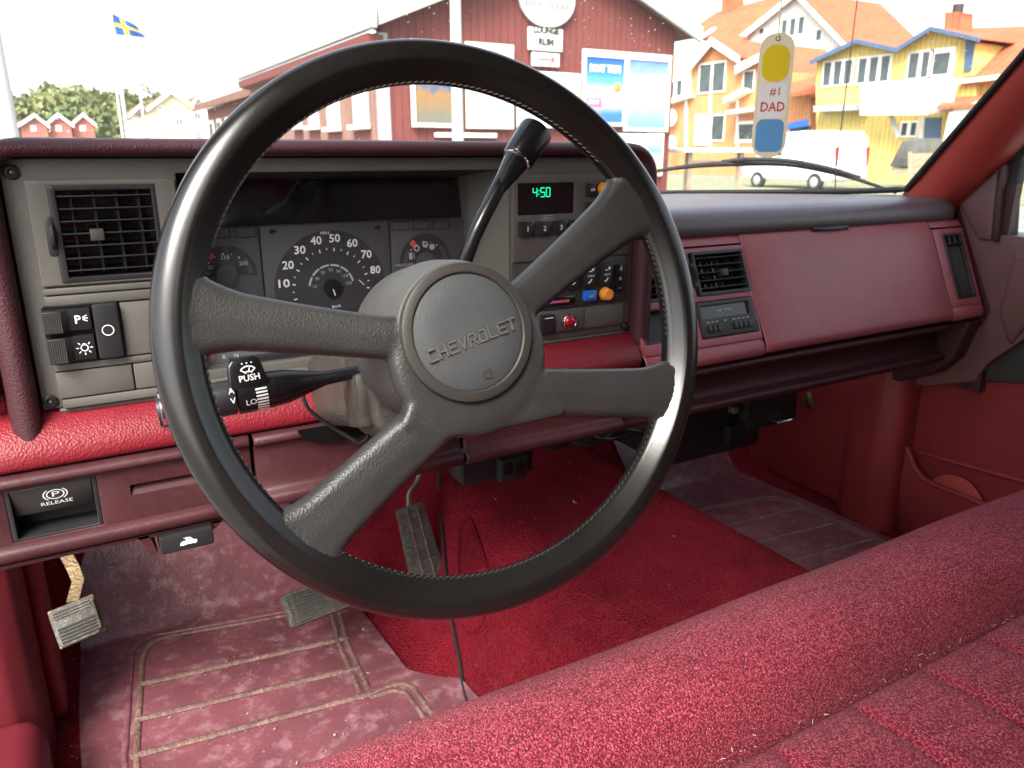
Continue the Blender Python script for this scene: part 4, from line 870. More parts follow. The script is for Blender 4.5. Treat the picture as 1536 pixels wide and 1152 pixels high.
mid = S0.lerp(S1, .55); tocam = (-mid).normalized(); yy = tocam.cross(ax).normalized(); tocam = ax.cross(yy).normalized()
if yy.z < 0: yy = -yy
LMk = frame(mid+tocam*.0139, -ax, yy, tocam)
mb = MB()
for i in range(9): 
    a = R(-72+10*i); c_ = Vector((math.cos(a), math.sin(a)))
    q = S0.lerp(S1, .535)+tocam*(.0140*math.cos(a))+yy*(.0140*math.sin(a)); nrm = (tocam*math.cos(a)+yy*math.sin(a)); Mq = frame(q, -ax, nrm.cross(-ax)*1, nrm)
    stroke(mb, Mq, (-.004, 0), (.004, 0), .0013)
q = S0.lerp(S1, .59); Mq = frame(q+tocam*.0128-yy*.0064, -ax, (tocam*.45+yy*.89), (tocam*.89-yy*.45)); text(mb, 'LO', .006, Mq); 
Mq = frame(q+tocam*.0143+yy*.001-ax*-.012, -ax, yy, tocam); text(mb, 'A', .006, Mq @ Matrix.Translation((0, .003, 0))); text(mb, 'V', .006, Mq @ Matrix.Translation((0, -.004, 0)))
build(mb, 'wiper_marks', 'white_print', wr_)
p0, p1 = onw(346, 584, -.096), onw(396, 548, -.096)
PM = frame(onw(371, 558, -.092), -ax, yy, tocam); mb = MB(); mb.prism([(-.0150, -.012), (-.0128, .006), (-.0095, .0095), (.0065, .0105), (.0095, .008), (.0135, -.012)], -.005, .005, .0016, 2, PM, plane='XY'); pd_ = build(mb, 'washer_paddle', 'lever_black', sk)
mb = MB(); Z = .0054; text(mb, 'PUSH', .0062, PM @ Matrix.Translation((0, -.0045, Z)), bold=.0001); ring2(mb, PM, 0, -.0025, .0065, .0009, 40, 140, 10, Z); ring2(mb, PM, 0, .003-.0055, .0028, .0009, 30, 150, 8, Z); stroke(mb, PM, (-.005, .0018), (-.002, -.0005), .0009, Z); stroke(mb, PM, (.005, .0018), (.002, -.0005), .0009, Z); stroke(mb, PM, (0, -.0005), (.0018, .0040), .0007, Z)
for x in (-.0032, 0, .0032): disc(mb, PM, x, .0062, .0006, 6, Z)
build(mb, 'symbol', 'white_print', pd_)
# loose wire under the column
w_ = thing('loose_wire', onw(540, 660, -.16), 'thin black wire looping down below the steering column', 'wire')
mb = MB(); mb.tube(smooth_path([onw(452, 585, -.14), onw(462, 612, -.14), (onw(490, 635, -.14)), onw(522, 655, -.14), onw(540, 664, -.14), onw(552, 654, -.14), onw(545, 642, -.15), onw(520, 630, -.16), onw(495, 622, -.18)], 6), .0016, 8); build(mb, 'cable', 'rubber', w_)
# flat black sheet painted as the shaded gap round the column
mb = MB(); mb.prism([(.228+.050*math.cos(R(a)), -.2705+.020*math.sin(R(a))) for a in range(180, 361, 12)], .7455, .7462, 0, plane='XZ'); build(mb, 'column_gap_shade', 'gap_shade_black', DB)

# ================================================================== bench seat
se = thing('bench_seat', (.66, .2, -.74), 'red woven cloth bench seat with pleated cushion and rounded front roll', 'seat')
def wob(x, y): return .0015*math.sin(7*x+3*y)+.001*math.sin(19*x-5*y)
roll = [(p.y, p.z) for p in smooth_path([(0, .500, -.70), (0, .512, -.60), (0, .516, -.53), (0, .509, -.485), (0, .490, -.446), (0, .462, -.428), (0, .430, -.4225), (0, .400, -.4245), (0, .376, -.434), (0, .362, -.456), (0, .354, -.476), (0, .350, -.492)], 6)]
xs = np.linspace(-.09, 1.40, 100)
mb = MB(); mb.sheet([[(x, y+.6*wob(x, z), z+wob(x, y)-.02*max(0, (x-1.33)/.07)**2-.02*max(0, (-.02-x)/.07)**2) for x in xs] for y, z in roll]); mb.sharp = 180; build(mb, 'front_roll', 'seat_fabric', se)
pl0, pw = .5370-.0985*7, .0985
def pleat(k):
    x0 = pl0+pw*k; mb = MB(); rows = []
    prof_ = [(.349, -.487), (.347, -.476), (.340, -.466), (.328, -.458), (.30, -.452), (.25, -.450), (.18, -.455), (.08, -.468), (-.03, -.482), (-.14, -.49)]
    P = [(p.y, p.z) for p in smooth_path([(0, *q) for q in prof_], 3)]
    for i in range(25):
        u = i/24; e = (abs(2*u-1))**7; x = x0+pw*u
        rows.append([(x-.06*(.345-y), y, z-.0055*e*min(1, (.349-y)/.03)-.001*e) for y, z in P])
    mb.sheet(rows); mb.sharp = 180; return mb
first = None
for k in range(0, 15):
    if first is None: first = build(pleat(0), 'pleat', 'seat_fabric', se)
    else: copy_part(first, (pw*k, 0, 0))
# fluff and lint caught in the seam
mb = MB()
for i in range(90):
    x = random.uniform(.3, 1.0); p = Vector((x, .352+random.gauss(0, .006), -.474+random.gauss(0, .004))); d = Vector((random.uniform(-1, 1), random.uniform(-.6, .6), random.uniform(0, .7)))*random.uniform(.002, .006)
    mb.tube([p, p+d*.5+Vector((0, 0, .0006)), p+d], .00022, 4)
build(mb, 'lint', 'cream', se, kind='stuff')
mb = MB(); mb.box((-.10, -.40, -.50), (1.40, -.18, .12), .05, 4); build(mb, 'backrest', 'seat_fabric', se)
mb = MB(); mb.box((-.08, -.2, -.74), (1.38, .47, -.52), .02, 2); build(mb, 'base', 'lower_maroon', se)

# ================================================================== floor mats
def floor_mat(name, outline_fn, u_n, v_n, label):
    t = thing(name, (*outline_fn(.5, 0)[:2], -.755), label, 'floor mat'); mb = MB(); rows = []
    for j in range(v_n+1):
        row = []
        for i in range(u_n+1):
            x, y = outline_fn(i/u_n, j/v_n); row.append((x, y, zfloor(x, y)+.007+.0012*math.sin(9*x+4*y)))
        rows.append(row)
    mb.sheet(rows)
    # folded-down edge
    rim_ = [r[0] for r in rows]+rows[-1][1:]+[r[-1] for r in rows[::-1]][1:]
    mb.sheet([rim_, [(a, b, c-.007) for a, b, c in rim_]]); mb.sharp = 60
    build(mb, 'sheet', 'mat_vinyl', t); return t
def drv(u, v):
    y = .55+.83*v; x0 = -.078+.012*sst(.6, 1, v); x1 = .372-.03*v+.055*sst(.48, .38, v)
    if v > .86: k = (v-.86)/.14; c = .07*(1-math.sqrt(max(0, 1-k*k))); x0 += c; x1 -= c*.6
    return x0+(x1-x0)*u, y
dm = floor_mat('floor_mat', drv, 46, 80, 'dusty plum vinyl floor mat under the driver pedals')
def rib(t, pts, w=.0045, h=.005, mt='mat_rib'):
    pts = [Vector((x, y, 0)) for x, y in pts]; out = []
    for a, b in zip(pts[:-1], pts[1:]):
        m_ = max(1, int((b-a).length/.02)); out += [a.lerp(b, k/m_) for k in range(m_)]
    out.append(pts[-1]); P = [Vector((p.x, p.y, zfloor(p.x, p.y)+.0075)) for p in out]
    mb = MB(); mb.tube(P, w, 8, sq=.5); return build(mb, 'raised_rib', mt, t)
def rnd(pts, n=5): return [(p.x, p.y) for p in smooth_path([(*p, 0) for p in pts], n)]
for off in (0, .014):
    rib(dm, [(-.042+off, .62), (-.030+off, .95), (-.002+off, 1.19-off)]+rnd([(.004+off, 1.205-off), (.018+off, 1.222-off), (.04+off, 1.226-off)])+[(.30, 1.176-off), (.336, 1.168-off)], .0040, mt='mat_rib' if off else 'mat_vinyl')
for off in (0, .013): rib(dm, [(.322-off, 1.165), (.302-off, 1.06), (.292-off, .925)], .004)
for a, b in (((.004, 1.105), (.306, 1.062)), ((-.012, 1.027), (.297, .980)), ((-.022, .955), (.290, .915))): rib(dm, [a, b], .0058)
for off in (0, .013): rib(dm, rnd([(.29, .915-off*.6), (.325-off*.2, .918-off), (.345-off, .908-off), (.350-off, .885), (.352-off, .80)]), .004)
def pas(u, v):
    y = .50+.95*v; x0 = 1.035+.03*sst(.35, .6, v)-.02*sst(.6, .9, v); x1 = 1.375-.02*sst(.5, 1, v)
    if v > .85: k = (v-.85)/.15; c = .08*(1-math.sqrt(max(0, 1-k*k))); x0 += c; x1 -= c
    return x0+(x1-x0)*u, y
pm = floor_mat('floor_mat', pas, 40, 80, 'brown vinyl floor mat with raised bars on the passenger side')
for off in (0, .012): rib(pm, [(1.058+off, .62), (1.085+off, 1.08)]+rnd([(1.09+off, 1.105-off), (1.10+off, 1.125-off), (1.12+off, 1.13-off)])+[(1.30-off, 1.105-off), (1.325-off, 1.09-off), (1.345-off, 1.04), (1.36-off, .62)], .004, mt='mat_vinyl' if off == 0 else 'mat_rib')
for y in (1.04, .955, .87, .785): rib(pm, [(1.078, y+.01), (1.345, y-.02)], .005)

# heel pad stitched on the hump
hp = thing('heel_pad', (.45, 1.0, -.7), 'lighter red heel pad moulded into the carpet hump beside the accelerator', 'heel pad')
op = [atZ(a, b, -.68) for a, b in ((690, 790), (705, 778), (728, 840), (733, 880), (722, 935), (700, 950), (688, 900))]
mb = MB(); c_ = sum(op, Vector())/len(op); lp = smooth_path(op+[op[0]], 4)
def onfloor(p, h):
    """slide a point along its sight line onto the carpet"""
    d = p.normalized(); lo, hi = .6, 2.2
    for _ in range(40):
        md = (lo+hi)/2; q = d*md
        if q.z > zfloor(q.x, q.y)+h: lo = md
        else: hi = md
    return d*lo
rows = [[onfloor(c_.lerp(p, k/5), .004 if k < 5 else .0) for p in lp] for k in range(6)]
mb.sheet(rows); build(mb, 'pad', 'carpet_red', hp); mb = MB(); mb.tube([onfloor(p, .003) for p in lp], .0022, 6); build(mb, 'piping', 'carpet_red', hp)

# ================================================================== pedals
def pad_frame(px4, plane_pt, n_):
    a, b, c, d = [onp(*p, plane_pt, n_) for p in px4]; return a, b, c, d
pk = thing('parking_brake_pedal', (-.03, .95, -.62), 'grey ribbed parking brake pedal on a worn bent metal arm', 'pedal')
PP = Vector((0, .93, -.55)); nP = Vector((0, -.80, .60)).normalized()
cpk = onp(114, 930, PP, nP); up_ = Vector((0, .60, .80)); rt_ = (Vector((1, 0, 0))*.985+up_*.17).normalized(); up2 = nP.cross(rt_).normalized(); PKM = frame(cpk, rt_, up2, nP) @ Matrix.Scale(.80, 4)
mb = MB(); mb.prism([(-.0310, -.0250), (-.0270, -.0310), (.0210, -.0310), (.0285, -.0250), (.0300, .0200), (.0260, .0270), (-.0260, .0270), (-.0310, .0210)], -.010, .0, .003, 2, PKM, plane='XY'); pad_ = build(mb, 'pad', 'dirty_rubber', pk)
for i, y in enumerate((-.0245, -.0195, -.0145, -.0095, -.0045, .0120, .0165, .0210)):
    mb = MB(); mb.tube([(-.0255, y, .0006), (.0240, y, .0006)], .0017, 6, PKM); build(mb, 'pad_rib', 'rubber' if i < 5 else 'dirty_rubber', pad_)
mb = MB(); mb.prism([(-.034, -.033), (.031, -.033), (.034, .028), (.027, .031), (.033, .0)], -.013, -.0102, .001, 1, PKM, plane='XY') if False else mb.box((-.031, -.030, -.014), (.032, .029, -.0102), .002, 2, PKM); build(mb, 'pad_plate', 'rust_metal', pk)
arm_ = [PKM @ Vector((.004, .028, -.012)), onp(118, 872, PP+Vector((0, .03, 0)), nP), onp(110, 852, PP+Vector((0, .04, 0)), nP), onp(96, 826, PP+Vector((0, .05, 0)), nP), onp(86, 800, PP+Vector((0, .06, 0)), nP)]
def strap(mb, pts, w, th, side):
    rings = []
    for i, p in enumerate(pts):
        t_ = (pts[min(i+1, len(pts)-1)]-pts[max(i-1, 0)]).normalized(); s_ = (side-t_*side.dot(t_)).normalized(); n_ = t_.cross(s_)
        rings.append([p+s_*w/2+n_*th/2, p-s_*w/2+n_*th/2, p-s_*w/2-n_*th/2, p+s_*w/2-n_*th/2])
    mb.loft(rings); return mb
mb = strap(MB(), arm_, .014, .005, Vector((1, 0, .2))); mb.sharp = 30; build(mb, 'arm', 'rust_metal', pk)

bp_ = thing('brake_pedal', (.25, 1.1, -.63), 'dusty black rubber brake pedal just below the wheel rim', 'pedal')
PP2 = Vector((0, 1.08, -.60)); nB = Vector((.05, -.72, .69)).normalized(); cb = onp(486, 897, PP2, nB)
rt_ = (Vector((.97, 0, .12))).normalized(); rt_ = (rt_-nB*rt_.dot(nB)).normalized(); BM_ = frame(cb, rt_, nB.cross(rt_), nB)
mb = MB(); mb.prism(rrect(-.060, .060, -.026, .026, .006), -.012, 0, .003, 2, BM_, plane='XY', ang=50); pad_ = build(mb, 'pad', 'dirty_rubber', bp_)
for i in range(11):
    y = -.021+.0042*i; mb = MB(); mb.tube([(-.054, y, .0004), (.054, y, .0004)], .0013, 5, BM_)
    if i == 0: r0_ = build(mb, 'pad_rib', 'dirty_rubber', pad_)
    else: copy_part(r0_, (BM_.to_3x3() @ Vector((0, y+.021, 0))))
mb = strap(MB(), [BM_ @ Vector((.01, .01, -.012)), BM_ @ Vector((.015, .08, -.02)), BM_ @ Vector((.02, .30, .02))], .03, .008, Vector((1, 0, 0))); build(mb, 'arm', 'black_plastic', bp_)

ac = thing('accelerator_pedal', (.42, 1.2, -.65), 'long dusty ribbed accelerator pedal hanging left of the hump', 'pedal')
PP3 = Vector((0, 1.16, -.56)); nA = Vector((-.05, -.86, .50)).normalized()
ca = onp(631, 815, PP3, nA); rt_ = Vector((1, .06, .0)).normalized(); rt_ = (rt_-nA*rt_.dot(nA)).normalized(); AM_ = frame(ca, rt_, nA.cross(rt_), nA)
lf = onp(604, 812, PP3, nA); rg = onp(657, 806, PP3, nA); hw = (rg-lf).length/2; tp = onp(628, 757, PP3, nA); hh = (tp-ca).length
mb = MB(); mb.prism([(-hw*.86, hh), (hw*.72, hh*1.03), (hw*.95, -hh*.6), (hw, -hh*1.9), (-hw, -hh*1.9), (-hw, -hh*.4)], -.008, 0, .0025, 2, AM_, plane='XY'); pad_ = build(mb, 'pad', 'dirty_rubber', ac)
for i in range(26):
    y = hh*.92-i*hh*2.7/26; mb = MB(); mb.tube([(-hw*.85, y, .0004), (hw*.80, y, .0004)], .0010, 5, AM_)
    if i == 0: r0_ = build(mb, 'pad_rib', 'dirty_rubber', pad_); y0_ = y
    else: copy_part(r0_, AM_.to_3x3() @ Vector((0, y-y0_, 0)))
for x in (-hw*.28, hw*.30): mb = MB(); mb.tube([(x, hh*.95, .0008), (x*1.1, -hh*1.8, .0008)], .0018, 6, AM_); build(mb, 'pad_groove', 'mat_rib', pad_)
mb = MB(); mb.tube(smooth_path([AM_ @ Vector((-.002, hh*.9, -.01)), onp(614, 740, PP3+Vector((0, .02, 0)), nA), onp(624, 725, PP3+Vector((0, .03, 0)), nA), onp(629, 705, PP3+Vector((0, .04, 0)), nA), onp(632, 640, PP3+Vector((0, .06, 0)), nA)], 5), .0048, 10); build(mb, 'rod', 'steel', ac)

cb_ = thing('floor_cable', (.45, 1.1, -.7), 'thin dark cable running down the driver side of the hump', 'cable')
mb = MB(); mb.tube(smooth_path([onfloor(ray(*p), .006) if i > 2 else atY(*p, 1.22-.02*i) for i, p in enumerate(((657, 660), (658, 700), (659, 745), (663, 790), (668, 850), (676, 920), (688, 985), (694, 1025), (702, 1060)))], 5), .0030, 8); build(mb, 'sheath', 'rubber', cb_)

# ================================================================== under the dash
hv = thing('heater_box', (.95, 1.1, -.52), 'black heater box hanging under the passenger side of the dash', 'heater box')
def pxbox(px0, py0, px1, py1, Y, dep, name, mt, parent, r=.006):
    a = atY(px0, py0, Y); b = atY(px1, py1, Y); mb = MB(); mb.box((min(a.x, b.x), Y, min(a.z, b.z)), (max(a.x, b.x), Y+dep, max(a.z, b.z)), r, 2); return build(mb, name, mt, parent)
pxbox(1010, 560, 1140, 668, 1.00, .25, 'case', 'black_plastic', hv, .012); pxbox(1128, 560, 1196, 632, .98, .25, 'duct', 'rubber', hv, .012)
a = atY(1120, 640, .99); mb = MB(); mb.prism([(a.x-.05, a.z-.03), (a.x+.02, a.z-.012), (a.x+.09, a.z+.002), (a.x+.09, a.z+.02), (a.x-.05, a.z+.01)], .985, 1.05, .004, 2, plane='XZ'); build(mb, 'drain_lip', 'black_plastic', hv)
mb = MB(); mb.box(tuple(atY(1100, 622, .985)), tuple(atY(1110, 610, .985)+Vector((0, .02, 0))), .002); build(mb, 'clip', 'steel', hv)
mb = MB(); q = atY(1176, 632, .965); mb.box((q.x-.02, .96, q.z-.003), (q.x+.02, .985, q.z+.003), .002); build(mb, 'bright_bracket', 'chrome', hv)
bw = thing('blower_motor', tuple(atY(1225, 605, 1.15)), 'metal blower fittings glinting under the passenger dash end', 'motor')
c_ = atY(1222, 600, 1.12); mb = MB(); mb.lathe([(0, -.03), (.030, -.03), (.033, -.02), (.033, .015), (.026, .024), (.010, .026), (0, .028)], frame(c_, (1, 0, 0), (0, .5, .86), (-.3, -.82, .5)), 28); build(mb, 'can', 'rust_metal', bw)
mb = MB(); mb.tube(smooth_path([c_+Vector((-.02, -.02, .02)), c_+Vector((.01, -.04, -.012)), c_+Vector((.05, -.02, .01)), c_+Vector((.09, 0, .05))], 5), .006, 10); build(mb, 'hose', 'rubber', bw)
rl = thing('relay', tuple(atY(1262, 650, 1.1)), 'black relay block hanging by the passenger kick panel', 'relay')
c_ = atY(1264, 641, 1.08); mb = MB(); mb.box((-.026, -.016, -.018), (.026, .016, .018), .004, 2, Matrix.Translation(c_) @ Matrix.Rotation(R(-18), 4, 'Y')); build(mb, 'housing', 'black_plastic', rl)
mb = MB(); mb.lathe([(0, 0), (.012, 0), (.012, .03), (0, .032)], frame(c_+Vector((-.03, -.01, -.012)), (1, 0, 0), (0, 0, 1), (0, -1, 0)), 18); build(mb, 'terminal', 'rust_metal', rl)
dc = thing('diagnostic_connector', tuple(atY(770, 712, .9)), 'black diagnostic connector under the dash left of the hump', 'connector')
pxbox(694, 668, 800, 706, .92, .05, 'bracket', 'black_plastic', dc, .004); o = pxbox(752, 692, 792, 716, .905, .03, 'socket', 'rubber', dc, .003)
for x in (756, 774): pxbox(x, 696, x+13, 711, .9035, .003, 'slot', 'black_gloss', o, .0005)
ud = thing('wiring_harness', tuple(atY(890, 690, .95)), 'dark tangle of wiring under the centre of the dash', 'wiring')
for k in range(7):
    pts = [atY(760+40*i+random.uniform(-14, 14), 668-2*i+random.uniform(-8, 14)-i*3, .93+.05*random.random()) for i in range(7)]
    mb = MB(); mb.tube(smooth_path(pts, 4), random.uniform(.003, .006), 8); build(mb, 'cable', 'rubber' if k % 3 else 'black_plastic', ud)

# ================================================================== things at the windshield
fr_ = thing('air_freshener', (.70, .63, -.02), 'flat cream hanging air freshener card lettered #1 DAD, in yellow, white and blue', 'air freshener')
def A(px, py): return onp(px, py, Vector((.70, .628, 0)), -FWD.cross(Vector((0, 0, 1))).cross(Vector((0, 0, 1))) if False else Vector((-.745, -.667, 0)))
c_ = A(1159, 145); nF = Vector((-.745, -.667, 0)).normalized(); rF = Vector((.667, -.745, 0)).normalized(); AF = frame(c_, rF, (0, 0, 1), nF)
kx = (A(1169, 145)-A(1149, 145)).length/20; kz = (A(1159, 135)-A(1159, 155)).length/20
out_ = [(0, 94), (-9, 90), (-14, 76), (-20, 66), (-21, 40), (-17, 18), (-30, 4), (-34, -12), (-26, -26), (-27, -60), (-27, -88), (-20, -93), (20, -93), (27, -88), (27, -50), (29, -20), (24, 8), (19, 20), (22, 44), (20, 66), (13, 78), (8, 90)]
out_ = rrect(-26, 26, -93, 93, 24, 8)
def sc_(pts): return [(x*kx, z*kz) for x, z in pts]
mb = MB(); mb.prism(sc_(out_), -.0009, .0009, .0003, 1, AF, plane='XY', ang=60); card = build(mb, 'card', 'cream', fr_)
for nm, mt_, pts in (('yellow_band', 'flag_yellow', rrect(-20, 20, 22, 76, 18, 6)), ('white_band', 'white_paint', rrect(-22, 22, -32, 20, 6, 4)), ('blue_band', 'flag_light', rrect(-21, 21, -84, -34, 10, 4))):
    if mt_ not in MT: mat('flag_light', (.10, .30, .55), .6)
    mb = MB(); mb.add([(x, z, .0012) for x, z in sc_(pts)], [tuple(range(len(pts)))], AF); build(mb, nm, mt_, fr_)
mb = MB(); text(mb, '#1', 17*kz, AF @ Matrix.Translation((4*kx, 7*kz, .0016))); text(mb, 'DAD', 20*kz, AF @ Matrix.Translation((1*kx, -16*kz, .0016)), width=36*kx, bold=.0002); build(mb, 'lettering', 'red_letter' if 'red_letter' in MT else mat('red_letter', (.55, .07, .03), .6), fr_)
mb = MB(); mb.tube([AF @ Vector((0, 86*kz, .001)), AF @ Vector((0, .2, .0)), AF @ Vector((0, .36, .0))], .0007, 6); build(mb, 'string', 'cream', fr_)
ring_ = MB(); ring2(ring_, AF, 0, 85*kz, .0022, .0007, z=.0014); build(ring_, 'eyelet', 'bezel_dark', fr_)

wp = thing('wiper', (1.2, 1.15, -.05), 'black windshield wiper lying along the base of the glass', 'wiper')
W_ = smooth_path([atY(*p) for p in ((975, 258, 1.27), (1030, 250, 1.24), (1090, 246, 1.21), (1180, 246, 1.14), (1262, 262, 1.05), (1345, 289, .955))], 6)
mb = MB(); mb.tube(W_, [.0030+.0026*math.sin(math.pi*min(1, i/len(W_)*1.1)) for i in range(len(W_))], 8); build(mb, 'blade', 'rubber', wp)
W2 = smooth_path([atY(*p) for p in ((1082, 243, 1.22), (1120, 239, 1.18), (1180, 241, 1.13), (1240, 252, 1.07), (1290, 267, 1.02))], 6); mb = MB(); mb.tube(W2, .0042, 8); build(mb, 'arm', 'rubber', wp)
for i in (6, 14, 20): mb = MB(); p = W2[i]; mb.box(tuple(p-Vector((.008, .004, .005))), tuple(p+Vector((.008, .004, .004))), .002); build(mb, 'clip', 'black_plastic', wp)
an = thing('radio_antenna', tuple(atY(1254, 252, 1.36)), 'thin dark radio antenna rod rising beyond the windshield', 'antenna')
mb = MB(); mb.tube([atY(1252, 300, 1.40), atY(1254, 252, 1.40), atY(1286, 0, 1.40), atY(1298, -90, 1.40)], .0016, 8); build(mb, 'rod', 'rubber', an)
mb = MB(); mb.lathe([(0, 0), (.02, 0), (.012, .02), (.004, .03), (0, .03)], Matrix.Translation(atY(1252, 300, 1.40)), 18); build(mb, 'base', 'rubber', an)
# the truck's own fender and cowl outside, below the glass
mb = MB(); mb.box((-.25, 1.30, -.30), (1.51, 2.35, -.135), .05, 3); build(mb, 'truck_bonnet', 'red_paint' if 'red_paint' in MT else mat('red_paint', (.20, .012, .018), .25, coat=.6), label='dark red truck bonnet ahead of the windshield', cat='bonnet')

# grit and crumbs trodden into mats and carpet: nobody could count them
gr = thing('floor_grit', (.4, 1.0, -.75), 'fine pale grit and crumbs scattered over the floor mats', 'grit', kind='stuff')
mb = MB()
for i in range(520):
    k = random.random()
    if k < .45: x, y = random.uniform(-.07, .36), random.uniform(.62, 1.2)
    elif k < .62: u = random.random(); j = random.choice(((.004, 1.105, .306, 1.062), (-.012, 1.027, .297, .98), (-.022, .955, .29, .915))); x, y = j[0]+(j[2]-j[0])*u, j[1]+(j[3]-j[1])*u-.008+random.gauss(0, .004)
    elif k < .72: x, y = -.086+random.gauss(0, .006), random.uniform(.8, 1.25)
    elif k < .88: x, y = random.uniform(1.06, 1.36), random.uniform(.7, 1.2)
    else: x, y = random.uniform(.4, 1.0), random.uniform(.7, 1.2)
    z = zfloor(x, y)+(.008 if -.07 < x < .34 or x > 1.05 else .001); s_ = random.choice((.0006, .0008, .0010, .0014))*random.uniform(.7, 1.2)
    P = [Vector((x+random.gauss(0, s_), y+random.gauss(0, s_), z+abs(random.gauss(0, s_*.8)))) for _ in range(4)]; mb.add(P, [(0, 1, 2), (0, 2, 3), (0, 3, 1), (1, 3, 2)])
build(mb, 'crumbs', mat('grit_tan', (.30, .23, .17), .9, spec=.1), gr, kind='stuff', smooth=False)

# ================================================================== outside: the quay
GZ = -H
mb = MB(); mb.add([(-900, -400, GZ), (900, -400, GZ), (900, 1500, GZ), (-900, 1500, GZ)], [(0, 1, 2, 3)]); g = build(mb, 'ground', 'gravel', kind='structure')
mb = MB(); mb.prism([(22.5, 12), (34, 12), (34, 46), (20, 46), (19, 30)], GZ+.004, GZ+.03, plane='XY'); build(mb, 'grass_verge', 'lawn', kind='structure')
mb = MB(); mb.prism([(-80, 60), (5, 60), (5, 92), (-80, 92)], GZ+.004, GZ+.012, plane='XY'); build(mb, 'water', mat('sea', (.12, .17, .18), .15, 2, .3), kind='structure')
# wooded hill across the harbour
mb = MB(); rows = []
def hz(x, y): return GZ+6.2*math.exp(-((x-12)/46)**2)*sst(115, 165, y)*(1-.3*sst(190, 260, y))+.8*math.sin(x*.13+1)*sst(115, 150, y)
for j in range(26): rows.append([(x, 105+j*6.2, hz(x, 105+j*6.2)) for x in np.linspace(-75, 80, 60)])
mb.sheet(rows); build(mb, 'hill', 'hill', kind='structure')
# its trees read as one mass: leaf clumps through crown volumes, three greens
def clumps(n_trees, seed, box_):
    r = np.random.default_rng(seed); vs_ = []; fs_ = []
    for _ in range(n_trees):
        x = r.uniform(*box_[0]); y = r.uniform(*box_[1]); h = r.uniform(3.2, 6.2); w = h*r.uniform(.32, .5); z0 = hz(x, y)+h*.18
        for _ in range(85):
            d = r.normal(size=3); d /= np.linalg.norm(d); q = d*r.uniform(.55, 1)**.5*np.array((w, w, h*.45)); c = np.array((x, y, z0+h*.45))+q
            a = r.normal(size=3); a /= np.linalg.norm(a); b = np.cross(a, r.normal(size=3)); b /= np.linalg.norm(b); s_ = r.uniform(.3, .75)
            o_ = len(vs_); vs_ += [c-a*s_, c+b*s_*.7, c+a*s_, c-b*s_*.7]; fs_.append((o_, o_+1, o_+2, o_+3))
    mb = MB(); mb.v = [tuple(v) for v in vs_]; mb.f = fs_; return mb
mat('leaf_mid', (.15, .18, .06), .7, var=.35, vscale=.25); mat('leaf_light', (.21, .22, .08), .7, var=.3, vscale=.25)
for sd_, mt_, lb in ((1, 'leaf_dark', 'dark green trees of the wooded hill across the harbour'), (2, 'leaf_mid', 'mid green trees of the wooded hill across the harbour'), (3, 'leaf_light', 'yellowish green trees of the wooded hill across the harbour')):
    build(clumps(190, sd_, ((-45, 64), (122, 190))), 'forest', mt_, kind='stuff', label=lb, smooth=False)

def gable_front(name, label, cat, px, Y, depth, wall, roof, trim, group=None, eave=.4, windows=(), base=None):
    """house with its gable towards us: px = left eave, apex, right eave on the plane Y"""
    L_, A_, R_ = [atY(*p, Y) for p in px]; t = thing(name, ((L_.x+R_.x)/2, Y+depth/2, GZ), label, cat, group)
    mb = MB(); mb.prism([(L_.x, GZ), (L_.x, L_.z), (A_.x, A_.z), (R_.x, R_.z), (R_.x, GZ)], Y, Y+depth); build(mb, 'wall', wall, t)
    for E_ in (L_, R_):
        d = (E_-A_).normalized(); e2 = E_+d*eave; th = .22
        mb = MB(); mb.prism([(A_.x, A_.z+.02), (e2.x, e2.z+.02), (e2.x, e2.z+th), (A_.x, A_.z+th)], Y-.35, Y+depth+.3); build(mb, 'roof_slope', roof, t)
        mb = MB(); mb.prism([(A_.x, A_.z-.12), (e2.x, e2.z-.12), (e2.x, e2.z+th+.05), (A_.x, A_.z+th+.05)], Y-.42, Y-.352); build(mb, 'bargeboard', trim, t)
    for (a, b, c, d) in windows:
        p, q = atY(a, b, Y), atY(c, d, Y); mb = MB(); mb.plate(p.x, q.x, q.z, p.z, [(p.x+.12, (p.x+q.x)/2-.05, q.z+.12, p.z-.12), ((p.x+q.x)/2+.05, q.x-.12, q.z+.12, p.z-.12)], Y-.08, Y+.02, .01); w_ = build(mb, 'window', trim, t)
        mb = MB(); mb.box((p.x+.1, Y-.03, q.z+.1), (q.x-.1, Y-.01, p.z-.1)); build(mb, 'pane', 'dark_glass', w_)
    return t
HUT = 'red boat sheds below the wooded hill'
for k, (a, b, c, yy_) in enumerate((((30, 188), (52, 174), (70, 188), 100), ((70, 187), (87, 173), (106, 187), 101), ((108, 187), (124, 173), (140, 186), 102))):
    gable_front('boat_shed', ('small red boat shed with white gable trim, leftmost of three by the harbour', 'small red boat shed with white gable trim, middle of three by the harbour', 'small red boat shed with white gable trim, rightmost of three by the harbour')[k], 'shed', (a, b, c), yy_, 7, 'red_hut', 'brown_roof', 'white_paint', HUT, windows=(((a[0]+c[0])/2-5, 188, (a[0]+c[0])/2+5, 197),))
gable_front('pale_house', 'pale yellow gabled house across the harbour behind the flagpoles', 'house', ((224, 163), (256, 139), (289, 162)), 86, 10, 'pale_yellow', 'brown_roof', 'white_paint', windows=((236, 157, 246, 170), (258, 156, 270, 169), (238, 178, 250, 192), (262, 177, 276, 191)))
gable_front('white_house', 'small white house with orange roof beside the pale yellow house', 'house', ((283, 165), (296, 146), (312, 163)), 92, 9, 'white_paint', 'roof_tile', 'off_white', windows=((290, 168, 302, 180),))
